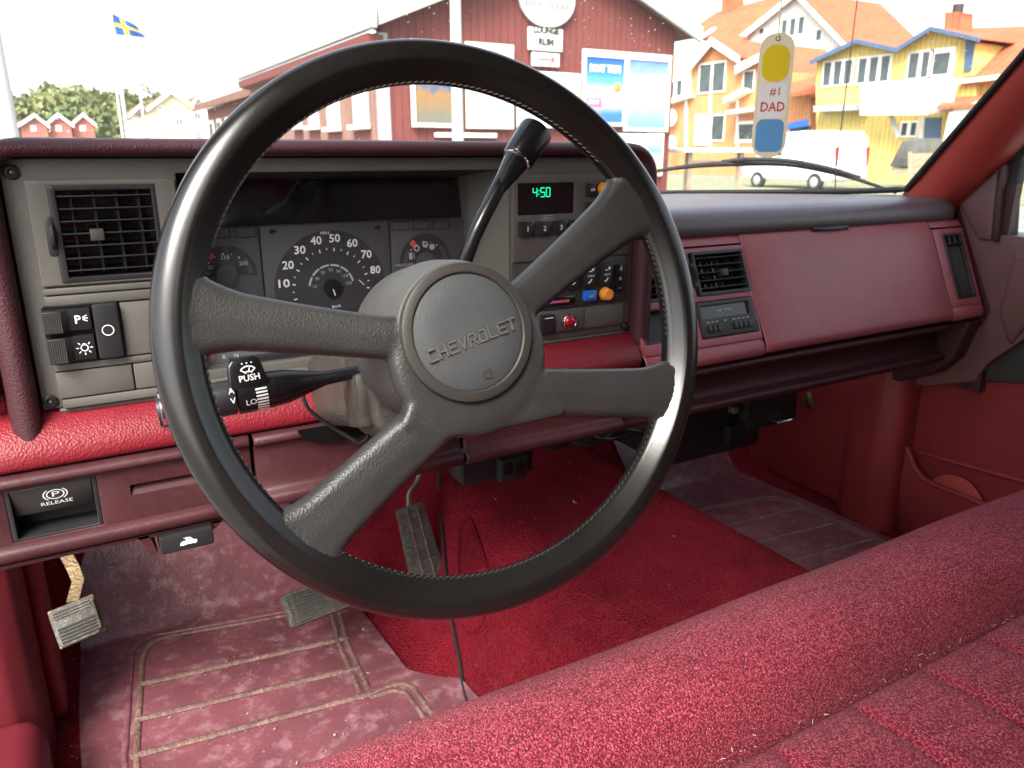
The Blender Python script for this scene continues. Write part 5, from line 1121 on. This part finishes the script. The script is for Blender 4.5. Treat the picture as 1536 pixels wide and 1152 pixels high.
gable_front('far_house', 'white house with red roof half hidden among the harbour trees', 'house', ((196, 172), (210, 160), (226, 171)), 96, 9, 'off_white', 'roof_tile', 'white_paint', windows=((203, 174, 213, 184),))
# moored boats
BO = 'white motorboats moored along the quay'
for k, (px_, s_) in enumerate(((45, 1.0), (95, 1.2), (150, .9), (200, 1.1), (270, 1.0))):
    p = atY(px_, 205, 70); t = thing('motorboat', (p.x, 70, GZ), ['white motorboat moored at the left, nearest the white lamp pole', 'white motorboat moored in front of the middle red shed', 'white motorboat moored before the rightmost red shed', 'white motorboat moored under the flagpoles', 'white motorboat moored in front of the pale yellow house'][k], 'boat', BO)
    mb = MB(); mb.loft([[(p.x+x*s_, 70+y*w*s_, GZ+z*s_) for y, z in ((-1, 1.5), (-.8, .2), (0, 0), (.8, .2), (1, 1.5))] for x, w in ((-2.4, .9), (-1, 1), (.8, .9), (2, .5), (2.6, .05))]); build(mb, 'hull', 'van_white', t)
    mb = MB(); mb.box((p.x-1*s_, 69.3, GZ+1.4*s_), (p.x+.8*s_, 70.7, GZ+2.1*s_), .15); build(mb, 'cabin', 'off_white', t)
    mb = MB(); mb.box((p.x-.8*s_, 69.27, GZ+1.7*s_), (p.x+.6*s_, 69.29, GZ+2.0*s_)); build(mb, 'side_window', 'dark_glass', t)
# flagpoles and flags
def pole(px, py, Y, r, ztop, label, name='flagpole', cat='pole', group=None, r1=None):
    p = atY(px, py, Y); t = thing(name, (p.x, Y, GZ), label, cat, group); mb = MB(); mb.tube([(p.x, Y, GZ), (p.x, Y, (GZ+ztop)/2), (p.x, Y, ztop)], [r, (r+(r1 or r*.6))/2, r1 or r*.6], 12); build(mb, 'shaft', 'pole_white', t)
    mb = MB(); mb.lathe([(0, 0), (r*2.2, 0), (r*2.0, .25), (r*1.1, .3), (0, .3)], Matrix.Translation((p.x, Y, GZ)), 14); build(mb, 'foot', 'pole_white', t); return t
pole(15, 205, 9, .085, 8, 'thick white lamp pole at the left edge of the windshield', 'lamp_pole'); 
f1 = pole(192, 205, 55, .13, atY(167, 16, 55).z, 'tall white flagpole carrying the large flag'); pole(184.5, 205, 57, .11, atY(172, 125, 57).z, 'bare white mast next to the tall flagpole')
f2 = pole(219, 205, 60, .11, atY(210, 122, 60).z, 'short white flagpole carrying the small flag')
pole(352, 205, 42, .12, atY(345, 92, 42).z, 'pale mast standing behind the red warehouse roof', r1=.1)
def flag(c4, Y, label, tops):
    TL, TR, BR, BL = [atY(*p, Y) for p in c4]; t = thing('flag', TL, label, 'flag')
    nu, nv_ = 20, 12; P = {}
    for i in range(nu+1):
        for j in range(nv_+1):
            u, v = i/nu, j/nv_; p = TL.lerp(TR, u).lerp(BL.lerp(BR, u), v); P[i, j] = p+Vector((0, .25*math.sin(u*7+v*2)*u*(TR-TL).length/2.5, 0))
    for nm, mt_, test in (('blue_cloth', 'flag_blue', lambda u, v: not (.31 < u < .46 or .40 < v < .60)), ('yellow_cross', 'flag_yellow', lambda u, v: (.31 < u < .46 or .40 < v < .60))):
        mb = MB()
        for i in range(nu):
            for j in range(nv_):
                if test((i+.5)/nu, (j+.5)/nv_): mb.add([P[i, j], P[i+1, j], P[i+1, j+1], P[i, j+1]], [(0, 1, 2, 3)])
        build(mb, nm, mt_, t)
flag(((167.5, 19.5), (206, 39), (220, 57), (174.5, 52)), 55, 'large blue and yellow cross flag flying against the white sky', 0)
flag(((211, 124), (224, 132), (229, 143), (214.5, 136)), 60, 'small blue and yellow cross flag before the wooded hill', 0)

# ------------------------------------------------------------------ the red boathouse, gable towards us
RY = 14.0
rb_ = thing('red_boathouse', (8.8, 20, GZ), 'large red boarded boathouse with white bargeboards facing the windshield', 'building')
apx, apz, exl, exr, ez = 9.14, 3.80, 5.40, 12.20, 2.30
mb = MB(); mb.prism([(exl, GZ), (exl, ez-.03), (apx, apz-.01), (exr, ez+.24), (exr, GZ)], RY, RY+.2); build(mb, 'gable_wall', 'red_boards', rb_)
mb = MB(); mb.box((exl+.03, RY+.2, GZ), (exl+.2, RY+11, 2.1)); build(mb, 'side_wall', 'side_boards', rb_)
mb = MB(); mb.box((exr-.2, RY+.2, GZ), (exr-.02, RY+11, 2.0)); build(mb, 'side_wall', 'red_boards', rb_)
for s_, ex in ((-1, 5.22), (1, 12.62)):
    zE = apz-.405*abs(ex-apx); d_ = 1
    mb = MB(); mb.prism([(apx, apz+.02), (ex, zE+.02), (ex, zE+.16), (apx, apz+.16)], RY-.34, RY+11); build(mb, 'roof_slope', 'brown_roof', rb_)
    mb = MB(); mb.prism([(apx, apz-.10), (ex, zE-.10), (ex, zE+.22), (apx, apz+.22)], RY-.42, RY-.342, .01); build(mb, 'bargeboard', 'fascia', rb_)
mb = MB(); mb.box((5.06, RY-.40, apz-.405*3.95-.14), (5.20, RY+11, apz-.405*3.95+.20), .03); build(mb, 'gutter', 'fascia', rb_)
mb = MB(); mb.prism([(5.10, 2.02), (5.40, 2.0), (5.40, 1.80), (5.12, 1.84)], RY-.1, RY+11); build(mb, 'eaves_board', 'red_boards', rb_)
mb = MB(); mb.box((exl-.06, RY-.04, GZ), (exl+.10, RY+.22, 2.05)); build(mb, 'corner_board', 'grey_trim', rb_)
for k, (a, b, c, d) in enumerate(((529, 128, 552, 186), (490, 140, 509, 190), (462, 150, 477, 188), (440, 155, 451, 188))):
    p, q = atX(a, b, exl), atX(c, d, exl); mb = MB(); mb.box((exl-.03, q.y, q.z), (exl+.05, p.y, 1.7), .01); w_ = build(mb, 'window', 'white_paint', rb_)
    mb = MB(); mb.box((exl-.035, q.y+.12, q.z+.12), (exl-.031, p.y-.12, 1.55)); build(mb, 'pane', 'off_white', w_)
    mb = MB(); mb.box((exl-.14, q.y-.12, q.z-.10), (exl+.02, p.y+.12, q.z), .02); build(mb, 'sill', 'off_white', w_)
    mb = MB(); mb.box((exl-.012, q.y-.05, GZ), (exl+.04, p.y+.05, q.z-.101)); build(mb, 'apron_boards', 'red_boards', rb_)

def poster_mat(name, stops, scale, dist=1.5, seed=0):
    m_ = bpy.data.materials.new(name); m_.use_nodes = True; N = m_.node_tree.nodes; L = m_.node_tree.links; b = N['Principled BSDF']; b.inputs['Roughness'].default_value = .5
    tc = N.new('ShaderNodeTexCoord'); sx = N.new('ShaderNodeSeparateXYZ'); L.new(tc.outputs['Generated'], sx.inputs[0]); nz = N.new('ShaderNodeTexNoise'); nz.inputs['Scale'].default_value = scale; nz.inputs['Detail'].default_value = 5
    L.new(tc.outputs['Object'], nz.inputs['Vector']); ma = N.new('ShaderNodeMath'); ma.operation = 'MULTIPLY_ADD'; ma.inputs[1].default_value = dist*.2; L.new(nz.outputs['Fac'], ma.inputs[0]); sb = N.new('ShaderNodeMath'); sb.operation = 'SUBTRACT'; sb.inputs[1].default_value = dist*.1; L.new(sx.outputs['Z'], sb.inputs[0]); L.new(sb.outputs[0], ma.inputs[2])
    cr = N.new('ShaderNodeValToRGB'); e = cr.color_ramp.elements; e[0].position, e[0].color = stops[0][0], (*stops[0][1], 1); e[1].position, e[1].color = stops[-1][0], (*stops[-1][1], 1)
    for p, c in stops[1:-1]: k = e.new(p); k.color = (*c, 1)
    L.new(ma.outputs[0], cr.inputs[0]); L.new(cr.outputs[0], b.inputs['Base Color']); MT[name] = m_
poster_mat('autumn_print', [(0, (.12, .14, .12)), (.2, (.20, .14, .08)), (.42, (.28, .14, .04)), (.52, (.05, .10, .20)), (1, (.08, .22, .50))], 5, 2.5)
poster_mat('boat_print', [(0, (.02, .12, .55)), (.14, (.03, .16, .55)), (.20, (.18, .24, .28)), (.33, (.55, .50, .40)), (.45, (.55, .66, .72)), (.62, (.10, .36, .70)), (.78, (.02, .17, .60)), (1, (.01, .08, .45))], 3, .5)
poster_mat('sea_print', [(0, (.12, .42, .48)), (.36, (.30, .58, .56)), (.46, (.60, .58, .50)), (.58, (.28, .36, .36)), (.74, (.48, .52, .48)), (.82, (.20, .32, .46)), (1, (.10, .20, .42))], 4, 1.2)
poster_mat('blank_print', [(0, (.46, .52, .42)), (.5, (.52, .56, .48)), (1, (.46, .52, .46))], 2, 3)
poster_mat('teal_print', [(0, (.50, .25, .12)), (.45, (.55, .45, .35)), (.6, (.10, .40, .55)), (1, (.5, .6, .62))], 4, 2)
def board(px, label, print_mt, extra=None, Yp=RY-.10, name='notice_board', cat='notice board', fw=.075):
    a, b = atY(px[0], px[1], Yp), atY(px[2], px[3], Yp); t = thing(name, ((a.x+b.x)/2, Yp, b.z), label, cat)
    mb = MB(); mb.plate(a.x, b.x, b.z, a.z, [(a.x+fw, b.x-fw, b.z+fw, a.z-fw*1.9)], Yp-.03, Yp+.05, .008); build(mb, 'frame', 'off_white', t)
    mb = MB(); mb.box((a.x+fw-.01, Yp-.005, b.z+fw-.01), (b.x-fw+.01, Yp+.01, a.z-fw*1.9+.01)); build(mb, 'poster', print_mt, t)
    if extra: extra(t, a, b, Yp-.012)
    return t
board((614, 58, 691, 192), 'framed poster of an autumn shore left of the grey lamp pole', 'autumn_print')
board((698, 62, 770, 194), 'framed pale blank notice board right of the grey lamp pole', 'blank_print')
board((776, 105, 868, 193), 'pale framed window board behind the shift lever knob', 'blank_print')
def boat_txt(t, a, b, y):
    mb = MB(); cx_ = (a.x+b.x)/2; text(mb, 'BOAT TRIPS', .20, face_front(y, cx_, a.z-.36), width=.80, bold=.008); [stroke(mb, face_front(y, cx_-.22, a.z-.78), (x_, 0), (x_+.055, 0), .10) for x_ in (-.17, -.10, -.03, .04, .11)]; build(mb, 'lettering', 'white_paint', t)
    mb = MB(); mb.box((a.x+.10, y-.004, a.z-1.10), (a.x+.50, y+.004, a.z-.92), .02); build(mb, 'pink_label', mat('pink_print', (.75, .16, .36), .5), t)
    mb = MB(); [stroke(mb, face_front(y-.01, a.x+.30, a.z-1.01), (x_, 0), (x_+.045, 0), .07) for x_ in (-.14, -.08, -.02, .06)]; build(mb, 'price', 'white_paint', t)
    mb = MB(); mb.lathe([(0, 0), (.10, 0), (.09, .006), (0, .007)], face_front(y, b.x-.24, a.z-.70), 20); build(mb, 'emblem', mat('gold_print', (.34, .25, .06), .5), t)
board((875, 73, 937, 190), 'blue framed BOAT TRIPS poster on the red wall', 'boat_print', boat_txt)
board((940, 78, 1001, 198), 'grey and turquoise framed poster at the right corner of the red wall', 'sea_print')
board((926, 200, 966, 250), 'small white framed notice under the BOAT TRIPS poster', 'blank_print', fw=.05)
board((970, 200, 992, 264), 'narrow colourful poster low on the right corner of the red wall', 'teal_print', fw=.03)
# hanging signs
sg = thing('restaurant_sign', (8.85, RY-.1, 2.3), 'white oval sign with dark lettering high on the red gable', 'sign')
c_ = atY(821.5, -2, RY-.1); rx = (atY(863, 0, RY-.1).x-atY(780, 0, RY-.1).x)/2; rz = c_.z-atY(821, 41, RY-.1).z
mb = MB(); mb.prism([(c_.x+rx*math.cos(R(a)), c_.z+rz*math.sin(R(a))) for a in range(0, 360, 8)], RY-.12, RY-.04, .015, 2); build(mb, 'plaque', 'white_paint', sg)
mb = MB(); [stroke(mb, face_front(RY-.126, c_.x, c_.z-.12), (x_*rx, -.07), (x_*rx+.012, .07), .030) for x_ in (-.78, -.69, -.60, -.51, -.42, -.33, -.24, -.09, .06, .15, .24, .33, .42, .51, .60, .69)]; [stroke(mb, face_front(RY-.126, c_.x, c_.z-.27), (x_*rx, 0), (x_*rx+.02, 0), .035) for x_ in (-.56, -.44, -.32, -.20, -.08, .04, .16, .28, .40, .52)]; build(mb, 'lettering', 'bezel_dark', sg)
sg = thing('direction_sign', (8.85, RY-.1, 1.7), 'white LOUNGE RUM sign with an arrow below the oval sign', 'sign')
a, b = atY(793, 40, RY-.1), atY(843, 78, RY-.1); mb = MB(); mb.box((a.x, RY-.12, b.z), (b.x, RY-.05, a.z), .01); build(mb, 'name_board', 'white_paint', sg)
cx_ = (a.x+b.x)/2; mb = MB(); text(mb, 'LOUNGE', .17, face_front(RY-.126, cx_, b.z+.36), width=.60, bold=.012); text(mb, 'RUM', .17, face_front(RY-.126, cx_, b.z+.15), width=.36, bold=.012); build(mb, 'lettering', 'bezel_dark', sg)
a, b = atY(798, 78, RY-.1), atY(838, 101, RY-.1); mb = MB(); mb.box((a.x, RY-.13, b.z), (b.x, RY-.06, a.z-.002), .01); build(mb, 'arrow_board', 'white_paint', sg)
M = face_front(RY-.136, (a.x+b.x)/2, (a.z+b.z)/2); mb = MB(); stroke(mb, M, (-.19, 0), (.16, 0), .04); stroke(mb, M, (.19, 0), (.07, .11), .04); stroke(mb, M, (.19, 0), (.07, -.11), .04); build(mb, 'arrow', 'red_hut', sg)
pole(687, 205, 8.5, .075, 7.5, 'pale grey lamp pole standing before the red boathouse', 'lamp_pole', r1=.035)
mb = MB(); p = atY(687, 48, 8.5); mb.lathe([(0, -.03), (.06, -.03), (.062, .0), (.05, .03), (0, .03)], Matrix.Translation(p), 14); build(mb, 'pole_collar', 'pole_white', label='collar ring on the grey lamp pole', cat='pole collar') if False else None
# window ledge on the gable, below the boards
lg = thing('wall_ledge', (7.0, RY-.1, .2), 'long white ledge along the red wall below the boards', 'ledge'); a, b = atY(650, 199, RY), atY(740, 207, RY); mb = MB(); mb.box((a.x, RY-.16, b.z), (b.x, RY-.02, a.z), .01); build(mb, 'shelf', 'white_paint', lg)
# red warehouse further back on the left
mat('warehouse_red', (.20, .075, .055), .8, var=.15, vscale=2)
wh = thing('red_warehouse', (6.2, 46, GZ), 'brown-roofed red warehouse behind the boathouse on the left', 'building')
X_ = 6.4; y0, y1 = atX(398, 150, X_).y, atX(312, 180, X_).y; ze = 1.9
mb = MB(); mb.prism([(y0, GZ), (y1, GZ), (y1, ze), (y0, ze)], X_, X_+9, plane='YZ'); build(mb, 'wall', 'warehouse_red', wh)
mb = MB(); mb.prism([(X_-.5, ze-.1), (X_+4.5, ze+1.2), (X_+9.5, ze-.1), (X_+9.5, ze+.15), (X_+4.5, ze+1.45), (X_-.5, ze+.15)], y0-.3, y1+.3); build(mb, 'roof', 'brown_roof', wh)
mb = MB(); mb.prism([(X_, ze-.05), (X_+4.5, ze+1.15), (X_+9, ze-.05)], y0, y0+.2); build(mb, 'gable', 'warehouse_red', wh)
for k in range(6):
    y = y0+(y1-y0)*(k+.5)/6; mb = MB(); mb.box((X_-.06, y-.5, -.2), (X_+.02, y+.5, 1.4), .01); w_ = build(mb, 'window', 'off_white', wh); mb = MB(); mb.box((X_-.066, y-.36, -.05), (X_-.061, y+.36, 1.25)); build(mb, 'pane', 'dark_glass', w_)

# ------------------------------------------------------------------ houses along the street on the right: fronts face -X
def fz(px, py, X): p = atX(px, py, X); return p.y, p.z
def yzprism(parent, name, mt, pts, X, dep, r=0): mb = MB(); mb.prism([fz(a, b, X) for a, b in pts], X, X+dep, r, 2, plane='YZ'); return build(mb, name, mt, parent)
def window(parent, px, X, n, trim='white_paint', glass_='dark_glass', fw=.09):
    (y1, z1), (y0, z0) = fz(px[0], px[1], X), fz(px[2], px[3], X); holes = []; w = (y1-y0)/n
    for k in range(n): holes.append((y0+w*k+fw, y0+w*(k+1)-fw, z0+fw, z1-fw))
    Mx = frame((X, 0, 0), (0, 1, 0), (1, 0, 0), (0, 0, 1))
    mb = MB(); mb.plate(y0, y1, z0, z1, holes, -.07, .02, .012, Mx); w_ = build(mb, 'window', trim, parent)
    for h in holes: mb = MB(); mb.box((X-.03, h[0]-.01, h[2]-.01), (X-.01, h[1]+.01, h[3]+.01)); build(mb, 'pane', glass_, w_)
    return w_
def slab(parent, name, mt, pts, th=.25):
    P = [atX(a, b, X) for a, b, X in pts]; mb = MB(); n_ = len(P); mb.add(P+[p-Vector((0, 0, th)) for p in P], [tuple(range(n_)), tuple(range(n_, 2*n_))[::-1]]+[(i, (i+1) % n_, n_+(i+1) % n_, n_+i) for i in range(n_)]); return build(mb, name, mt, parent)
def barge(parent, pts, X, mt, w=5, dep=.5, roof=None, rdep=9):
    for (a, b) in zip(pts[:-1], pts[1:]):
        yzprism(parent, 'bargeboard', mt, [a, b, (b[0], b[1]+w), (a[0], a[1]+w)], X-dep, .1)
        if roof: yzprism(parent, 'roof_slope', roof, [(a[0], a[1]+.3), (b[0], b[1]+.3), (b[0], b[1]+2.5), (a[0], a[1]+2.5)], X-dep+.102, rdep)
XY_ = 36.0
yh = thing('yellow_house', (40, 25, GZ), 'yellow boarded house with two low gables and blue-grey bargeboards', 'house')
yzprism(yh, 'wall', 'yellow_boards', [(1224, 292), (1224, 95), (1284, 64), (1342, 78), (1396, 46), (1462, 64), (1466, 300)], XY_, 9)
barge(yh, [(1214, 90), (1284, 58), (1342, 71)], XY_, 'blue_trim', 7, .6, 'roof_tile'); barge(yh, [(1341, 73), (1395, 39), (1468, 56)], XY_, 'blue_trim', 7, .62, 'roof_tile')
window(yh, (1236, 92, 1278, 128), XY_, 3); window(yh, (1288, 86, 1334, 124), XY_, 3); window(yh, (1364, 78, 1397, 118), XY_, 2, 'off_white'); window(yh, (1397, 74, 1428, 118), XY_, 1, 'white_paint', 'dark_glass', .22)
yzprism(yh, 'corner_post', 'blue_trim', [(1448, 62), (1461, 64), (1456, 105), (1446, 108)], XY_-.1, .12)
yzprism(yh, 'awning', 'grey_trim', [(1220, 159), (1292, 156), (1292, 165), (1220, 168)], XY_-.8, .8)
o = yzprism(yh, 'balcony_front', 'white_paint', [(1291, 124), (1396, 119), (1390, 172), (1290, 173)], XY_-1.2, .12)
yzprism(yh, 'balcony_side', 'grey_trim', [(1397, 119), (1436, 116), (1428, 166), (1391, 171)], XY_-1.0, .1)
yzprism(yh, 'door', 'blue_trim', [(1388, 176), (1412, 176), (1408, 236), (1384, 236)], XY_-.06, .1); window(yh, (1352, 182, 1376, 206), XY_, 2); yzprism(yh, 'door_post', 'off_white', [(1378, 176), (1386, 176), (1382, 236), (1375, 236)], XY_-.1, .12)
yzprism(yh, 'brace', 'grey_trim', [(1332, 172), (1338, 172), (1350, 206), (1345, 208)], XY_-.7, .12)
blue = thing('blue_awning', (35.5, 31, .8), 'small blue awning at the corner of the yellow house', 'awning')
slab(blue, 'cloth', 'flag_blue', [(1184, 184, 36), (1214, 178, 36), (1212, 188, 35.2), (1178, 193, 35.2)], .05); yzprism(blue, 'shop_opening', 'dark_glass', [(1184, 190), (1216, 188), (1216, 214), (1184, 214)], 35.95, .04)
an_ = thing('yellow_annexe', (41, 17.5, GZ), 'low yellow annexe with orange tiled roof at the right of the double-gabled house', 'house')
yzprism(an_, 'wall', 'yellow_boards', [(1464, 120), (1640, 96), (1640, 300), (1464, 300)], 36.4, 8)
slab(an_, 'roof', 'roof_tile', [(1444, 118, 35.8), (1640, 92, 35.8), (1640, 20, 40), (1476, 52, 40)], .3); yzprism(an_, 'eaves_board', 'off_white', [(1438, 119), (1640, 94), (1640, 102), (1438, 126)], 35.7, .08)
slab(an_, 'porch_roof', 'roof_tile', [(1406, 160, 34.4), (1470, 156, 34.4), (1486, 140, 36.3), (1428, 143, 36.3)], .12); yzprism(an_, 'porch_sign', 'white_paint', [(1424, 168), (1470, 150), (1450, 225), (1412, 225)], 34.6, .06)
slab(an_, 'upper_roof', 'roof_tile', [(1460, 56, 42), (1700, 50, 42), (1700, 34, 46), (1440, 42, 46)], .2); yzprism(an_, 'chimney', 'roof_tile', [(1416, 44), (1440, 46), (1440, 18), (1417, 18)], 43, 1.2); 
mb = MB(); p = atX(1437, 14, 43.5); mb.tube([p+Vector((0, 0, -.6)), p+Vector((0, 0, .25))], .28, 12); build(mb, 'chimney_pot', 'bezel_dark', an_)
oh = thing('orange_house', (41, 36, GZ), 'orange boarded house with white trim and two small gables', 'house')
yzprism(oh, 'wall', 'orange_boards', [(1003, 300), (1003, 118), (1037, 100), (1066, 68), (1104, 92), (1139, 84), (1172, 106), (1216, 110), (1216, 296)], 38, 8)
barge(oh, [(1034, 94), (1066, 56), (1108, 84)], 38, 'white_paint', 12, .5, 'roof_tile'); barge(oh, [(1102, 99), (1140, 79), (1178, 104)], 38, 'white_paint', 12, .52, 'roof_tile')
window(oh, (1050, 96, 1087, 138), 38, 2); window(oh, (1116, 106, 1131, 138), 38, 1); window(oh, (1068, 172, 1086, 212), 38, 1); window(oh, (1106, 182, 1142, 214), 38, 1, 'white_paint', 'dark_glass', .2)
yzprism(oh, 'door', 'white_paint', [(1042, 172), (1060, 171), (1060, 218), (1041, 218)], 37.92, .08)
for x in (1027, 1063, 1104): yzprism(oh, 'downpipe', 'white_paint', [(x, 142), (x+3, 142), (x+3, 220), (x, 220)], 37.9, .08)
yzprism(oh, 'porch_roof', 'off_white', [(1084, 148), (1112, 132), (1114, 138), (1086, 155)], 37.2, .7); yzprism(oh, 'cornice', 'off_white', [(1000, 150), (1034, 140), (1034, 146), (1000, 157)], 37.5, .5); yzprism(oh, 'shop_canopy', 'off_white', [(1088, 166), (1146, 158), (1146, 164), (1088, 172)], 36.9, 1.0)
o = yzprism(oh, 'bay_wall', 'pale_yellow', [(1003, 152), (1003, 84), (1037, 80), (1037, 143)], 37.9, .08); window(oh, (1004, 122, 1012, 148), 37.88, 1); window(oh, (1015, 119, 1024, 145), 37.88, 1)
M = frame(atX(1007, 177, 37.6), (0, -1, 0), (0, 0, 1), (-1, 0, 0)); mb = MB(); mb.lathe([(0, 0), (.55, 0), (.56, .04), (.5, .07), (0, .07)], M, 28); build(mb, 'round_sign', 'white_paint', oh)
mb = MB(); mb.lathe([(0, 0), (.45, 0), (.46, .04), (.4, .07), (0, .07)], frame(atX(1008, 214, 37.0), (0, -1, 0), (0, 0, 1), (-1, 0, 0)), 28); build(mb, 'round_parasol', 'white_paint', oh)
slab(oh, 'rear_roof', 'roof_tile', [(1086, 100, 40), (1226, 128, 40), (1240, 74, 45), (1090, 58, 45)], .3)
slab(oh, 'side_roof', 'roof_tile', [(1180, 140, 36.6), (1226, 134, 36.6), (1252, 92, 39.5), (1190, 112, 39.5)], .2)
wh2 = thing('white_gabled_house', (56, 42, GZ), 'tall white gabled house with orange roof behind the orange house', 'house')
yzprism(wh2, 'wall', 'white_boards', [(1106, 240), (1106, 62), (1192, -4), (1262, 66), (1262, 240)], 50, 10)
barge(wh2, [(1098, 62), (1192, -14), (1272, 70)], 50, 'white_paint', 9, .6, 'roof_tile', 10)
window(wh2, (1172, 28, 1207, 53), 50, 3, 'white_paint', 'dark_glass', .14); window(wh2, (1139, 42, 1147, 52), 50, 1); window(wh2, (1224, 44, 1233, 62), 50, 1)
slab(wh2, 'main_roof', 'roof_tile', [(1026, 52, 49), (1110, 62, 49), (1196, -14, 53), (1074, 18, 53)], .3); o = slab(wh2, 'skylight', 'off_white', [(1050, 54, 48.6), (1056, 55, 48.6), (1094, 28, 51), (1088, 28, 51)], .1)
yzprism(wh2, 'chimney', 'roof_tile', [(1082, 24), (1098, 20), (1098, -14), (1083, -12)], 52, 1.4)
# ------------------------------------------------------------------ delivery van
vn = thing('delivery_van', (27, 22.6, GZ), 'white delivery van parked in front of the yellow house', 'van')
vx0, vx1, vy0, vy1, vh = 26.0, 28.0, 20.3, 25.0, 2.28
prof_ = [(vy0, .45), (vy0-.02, 1.1), (vy0+.12, 2.0), (vy0+.35, 2.25), (vy0+1.5, vh), (vy1-2.0, 2.22), (vy1-1.15, 1.75), (vy1-.75, 1.30), (vy1-.12, 1.12), (vy1, .75), (vy1, .40), (vy0+.1, .36)]
mb = MB(); mb.prism([(y, GZ+z) for y, z in prof_], vx0, vx1, .09, 3, plane='YZ'); build(mb, 'body', 'van_white', vn)
for nm, x in (('rear_window', 26.25), ('rear_window', 27.05)): mb = MB(); mb.box((x, vy0-.02, GZ+1.35), (x+.7, vy0+.25, GZ+1.85), .04); build(mb, nm, 'off_white', vn)
mb = MB(); mb.box((26.99, vy0-.025, GZ+.5), (27.01, vy0+.2, GZ+1.95)); build(mb, 'door_gap', 'grey_trim', vn)
for x in (26.02, 27.84): mb = MB(); mb.box((x, vy0-.035, GZ+.95), (x+.14, vy0+.18, GZ+1.65), .03); build(mb, 'tail_lamp', 'tail_red', vn)
mb = MB(); mb.box((26.02, vy0-.09, GZ+.38), (27.98, vy0+.06, GZ+.62), .05); build(mb, 'bumper', 'grey_trim', vn)
mb = MB(); mb.box((26.6, vy0-.04, GZ+.95), (27.4, vy0+.02, GZ+1.08), .02); build(mb, 'number_plate', 'off_white', vn)
mb = MB(); mb.prism([(vy1-2.1, GZ+1.32), (vy1-1.05, GZ+1.32), (vy1-1.35, GZ+1.72), (vy1-2.0, GZ+2.0), (vy1-2.1, GZ+2.0)], vx0-.012, vx0+.03, .01, 2, plane='YZ'); build(mb, 'side_window', 'dark_glass', vn)
for y in (vy0+.85, vy1-.9):
    M = frame((vx0+.02, y, GZ+.33), (0, 1, 0), (0, 0, 1), (-1, 0, 0)); mb = MB(); mb.lathe([(0, -.15), (.33, -.15), (.34, -.1), (.34, .03), (.31, .06), (.21, .06), (0, .04)], M, 30); w_ = build(mb, 'wheel', 'tyre', vn)
    mb = MB(); mb.lathe([(0, .07), (.19, .068), (.20, .062), (.2, .05), (0, .05)], M, 24); build(mb, 'hubcap', 'grey_trim', w_)
# ------------------------------------------------------------------ stand, crates, bin by the quay
st_ = thing('wooden_stand', (14, 15, GZ), 'tall wooden stand with pale top before the orange house', 'stand')
Yt = 16.0; a, b = atY(1006, 222, Yt), atY(1136, 229, Yt+0); 
mb = MB(); mb.box((a.x, Yt-.5, b.z), (b.x, Yt+.5, a.z), .02); build(mb, 'top', 'off_white', st_)
for x in (1024, 1101):
    p = atY(x, 240, Yt); mb = MB(); mb.box((p.x-.07, Yt-.3, GZ), (p.x+.07, Yt-.16, b.z)); build(mb, 'post', 'wood', st_)
mb = MB(); p, q = atY(1024, 236, Yt), atY(1101, 236, Yt); mb.box((p.x, Yt-.27, p.z-.2), (q.x, Yt-.19, p.z-.08)); build(mb, 'rail', 'wood', st_)
ck = thing('covered_cart', (30.5, 18.6, GZ), 'grey tarpaulin-covered cart beside the white van', 'cart'); 
a = atX(1332, 248, 31); mb = MB(); mb.prism([fz(*p, 31) for p in ((1332, 250), (1352, 212), (1372, 206), (1374, 240), (1362, 252))], 31, 33, .1, 2, plane='YZ'); build(mb, 'tarpaulin', mat('tarpaulin', (.10, .10, .09), .7, var=.3, vscale=2), ck); mb = MB(); mb.prism([fz(*p, 31) for p in ((1334, 251), (1364, 253), (1364, 262), (1336, 262))], 31.1, 32.8, plane='YZ'); build(mb, 'bed', 'wood', ck)
wb = thing('wooden_crate', (28.5, 16.5, GZ), 'big light wooden crate in front of the yellow house door', 'crate'); X_ = 29.5
for k in range(4):
    yzprism(wb, 'plank', 'wood', [(1362, 231+10*k), (1410, 229+10*k), (1410, 238.3+10*k), (1362, 240.3+10*k)], X_, .08)
for x in (1362, 1406): yzprism(wb, 'corner_post', 'wood', [(x, 228), (x+5, 228), (x+5, 276), (x, 276)], X_-.05, .05)
yzprism(wb, 'body', 'wood', [(1364, 233), (1408, 231), (1408, 276), (1364, 276)], X_+.081, 1.4)
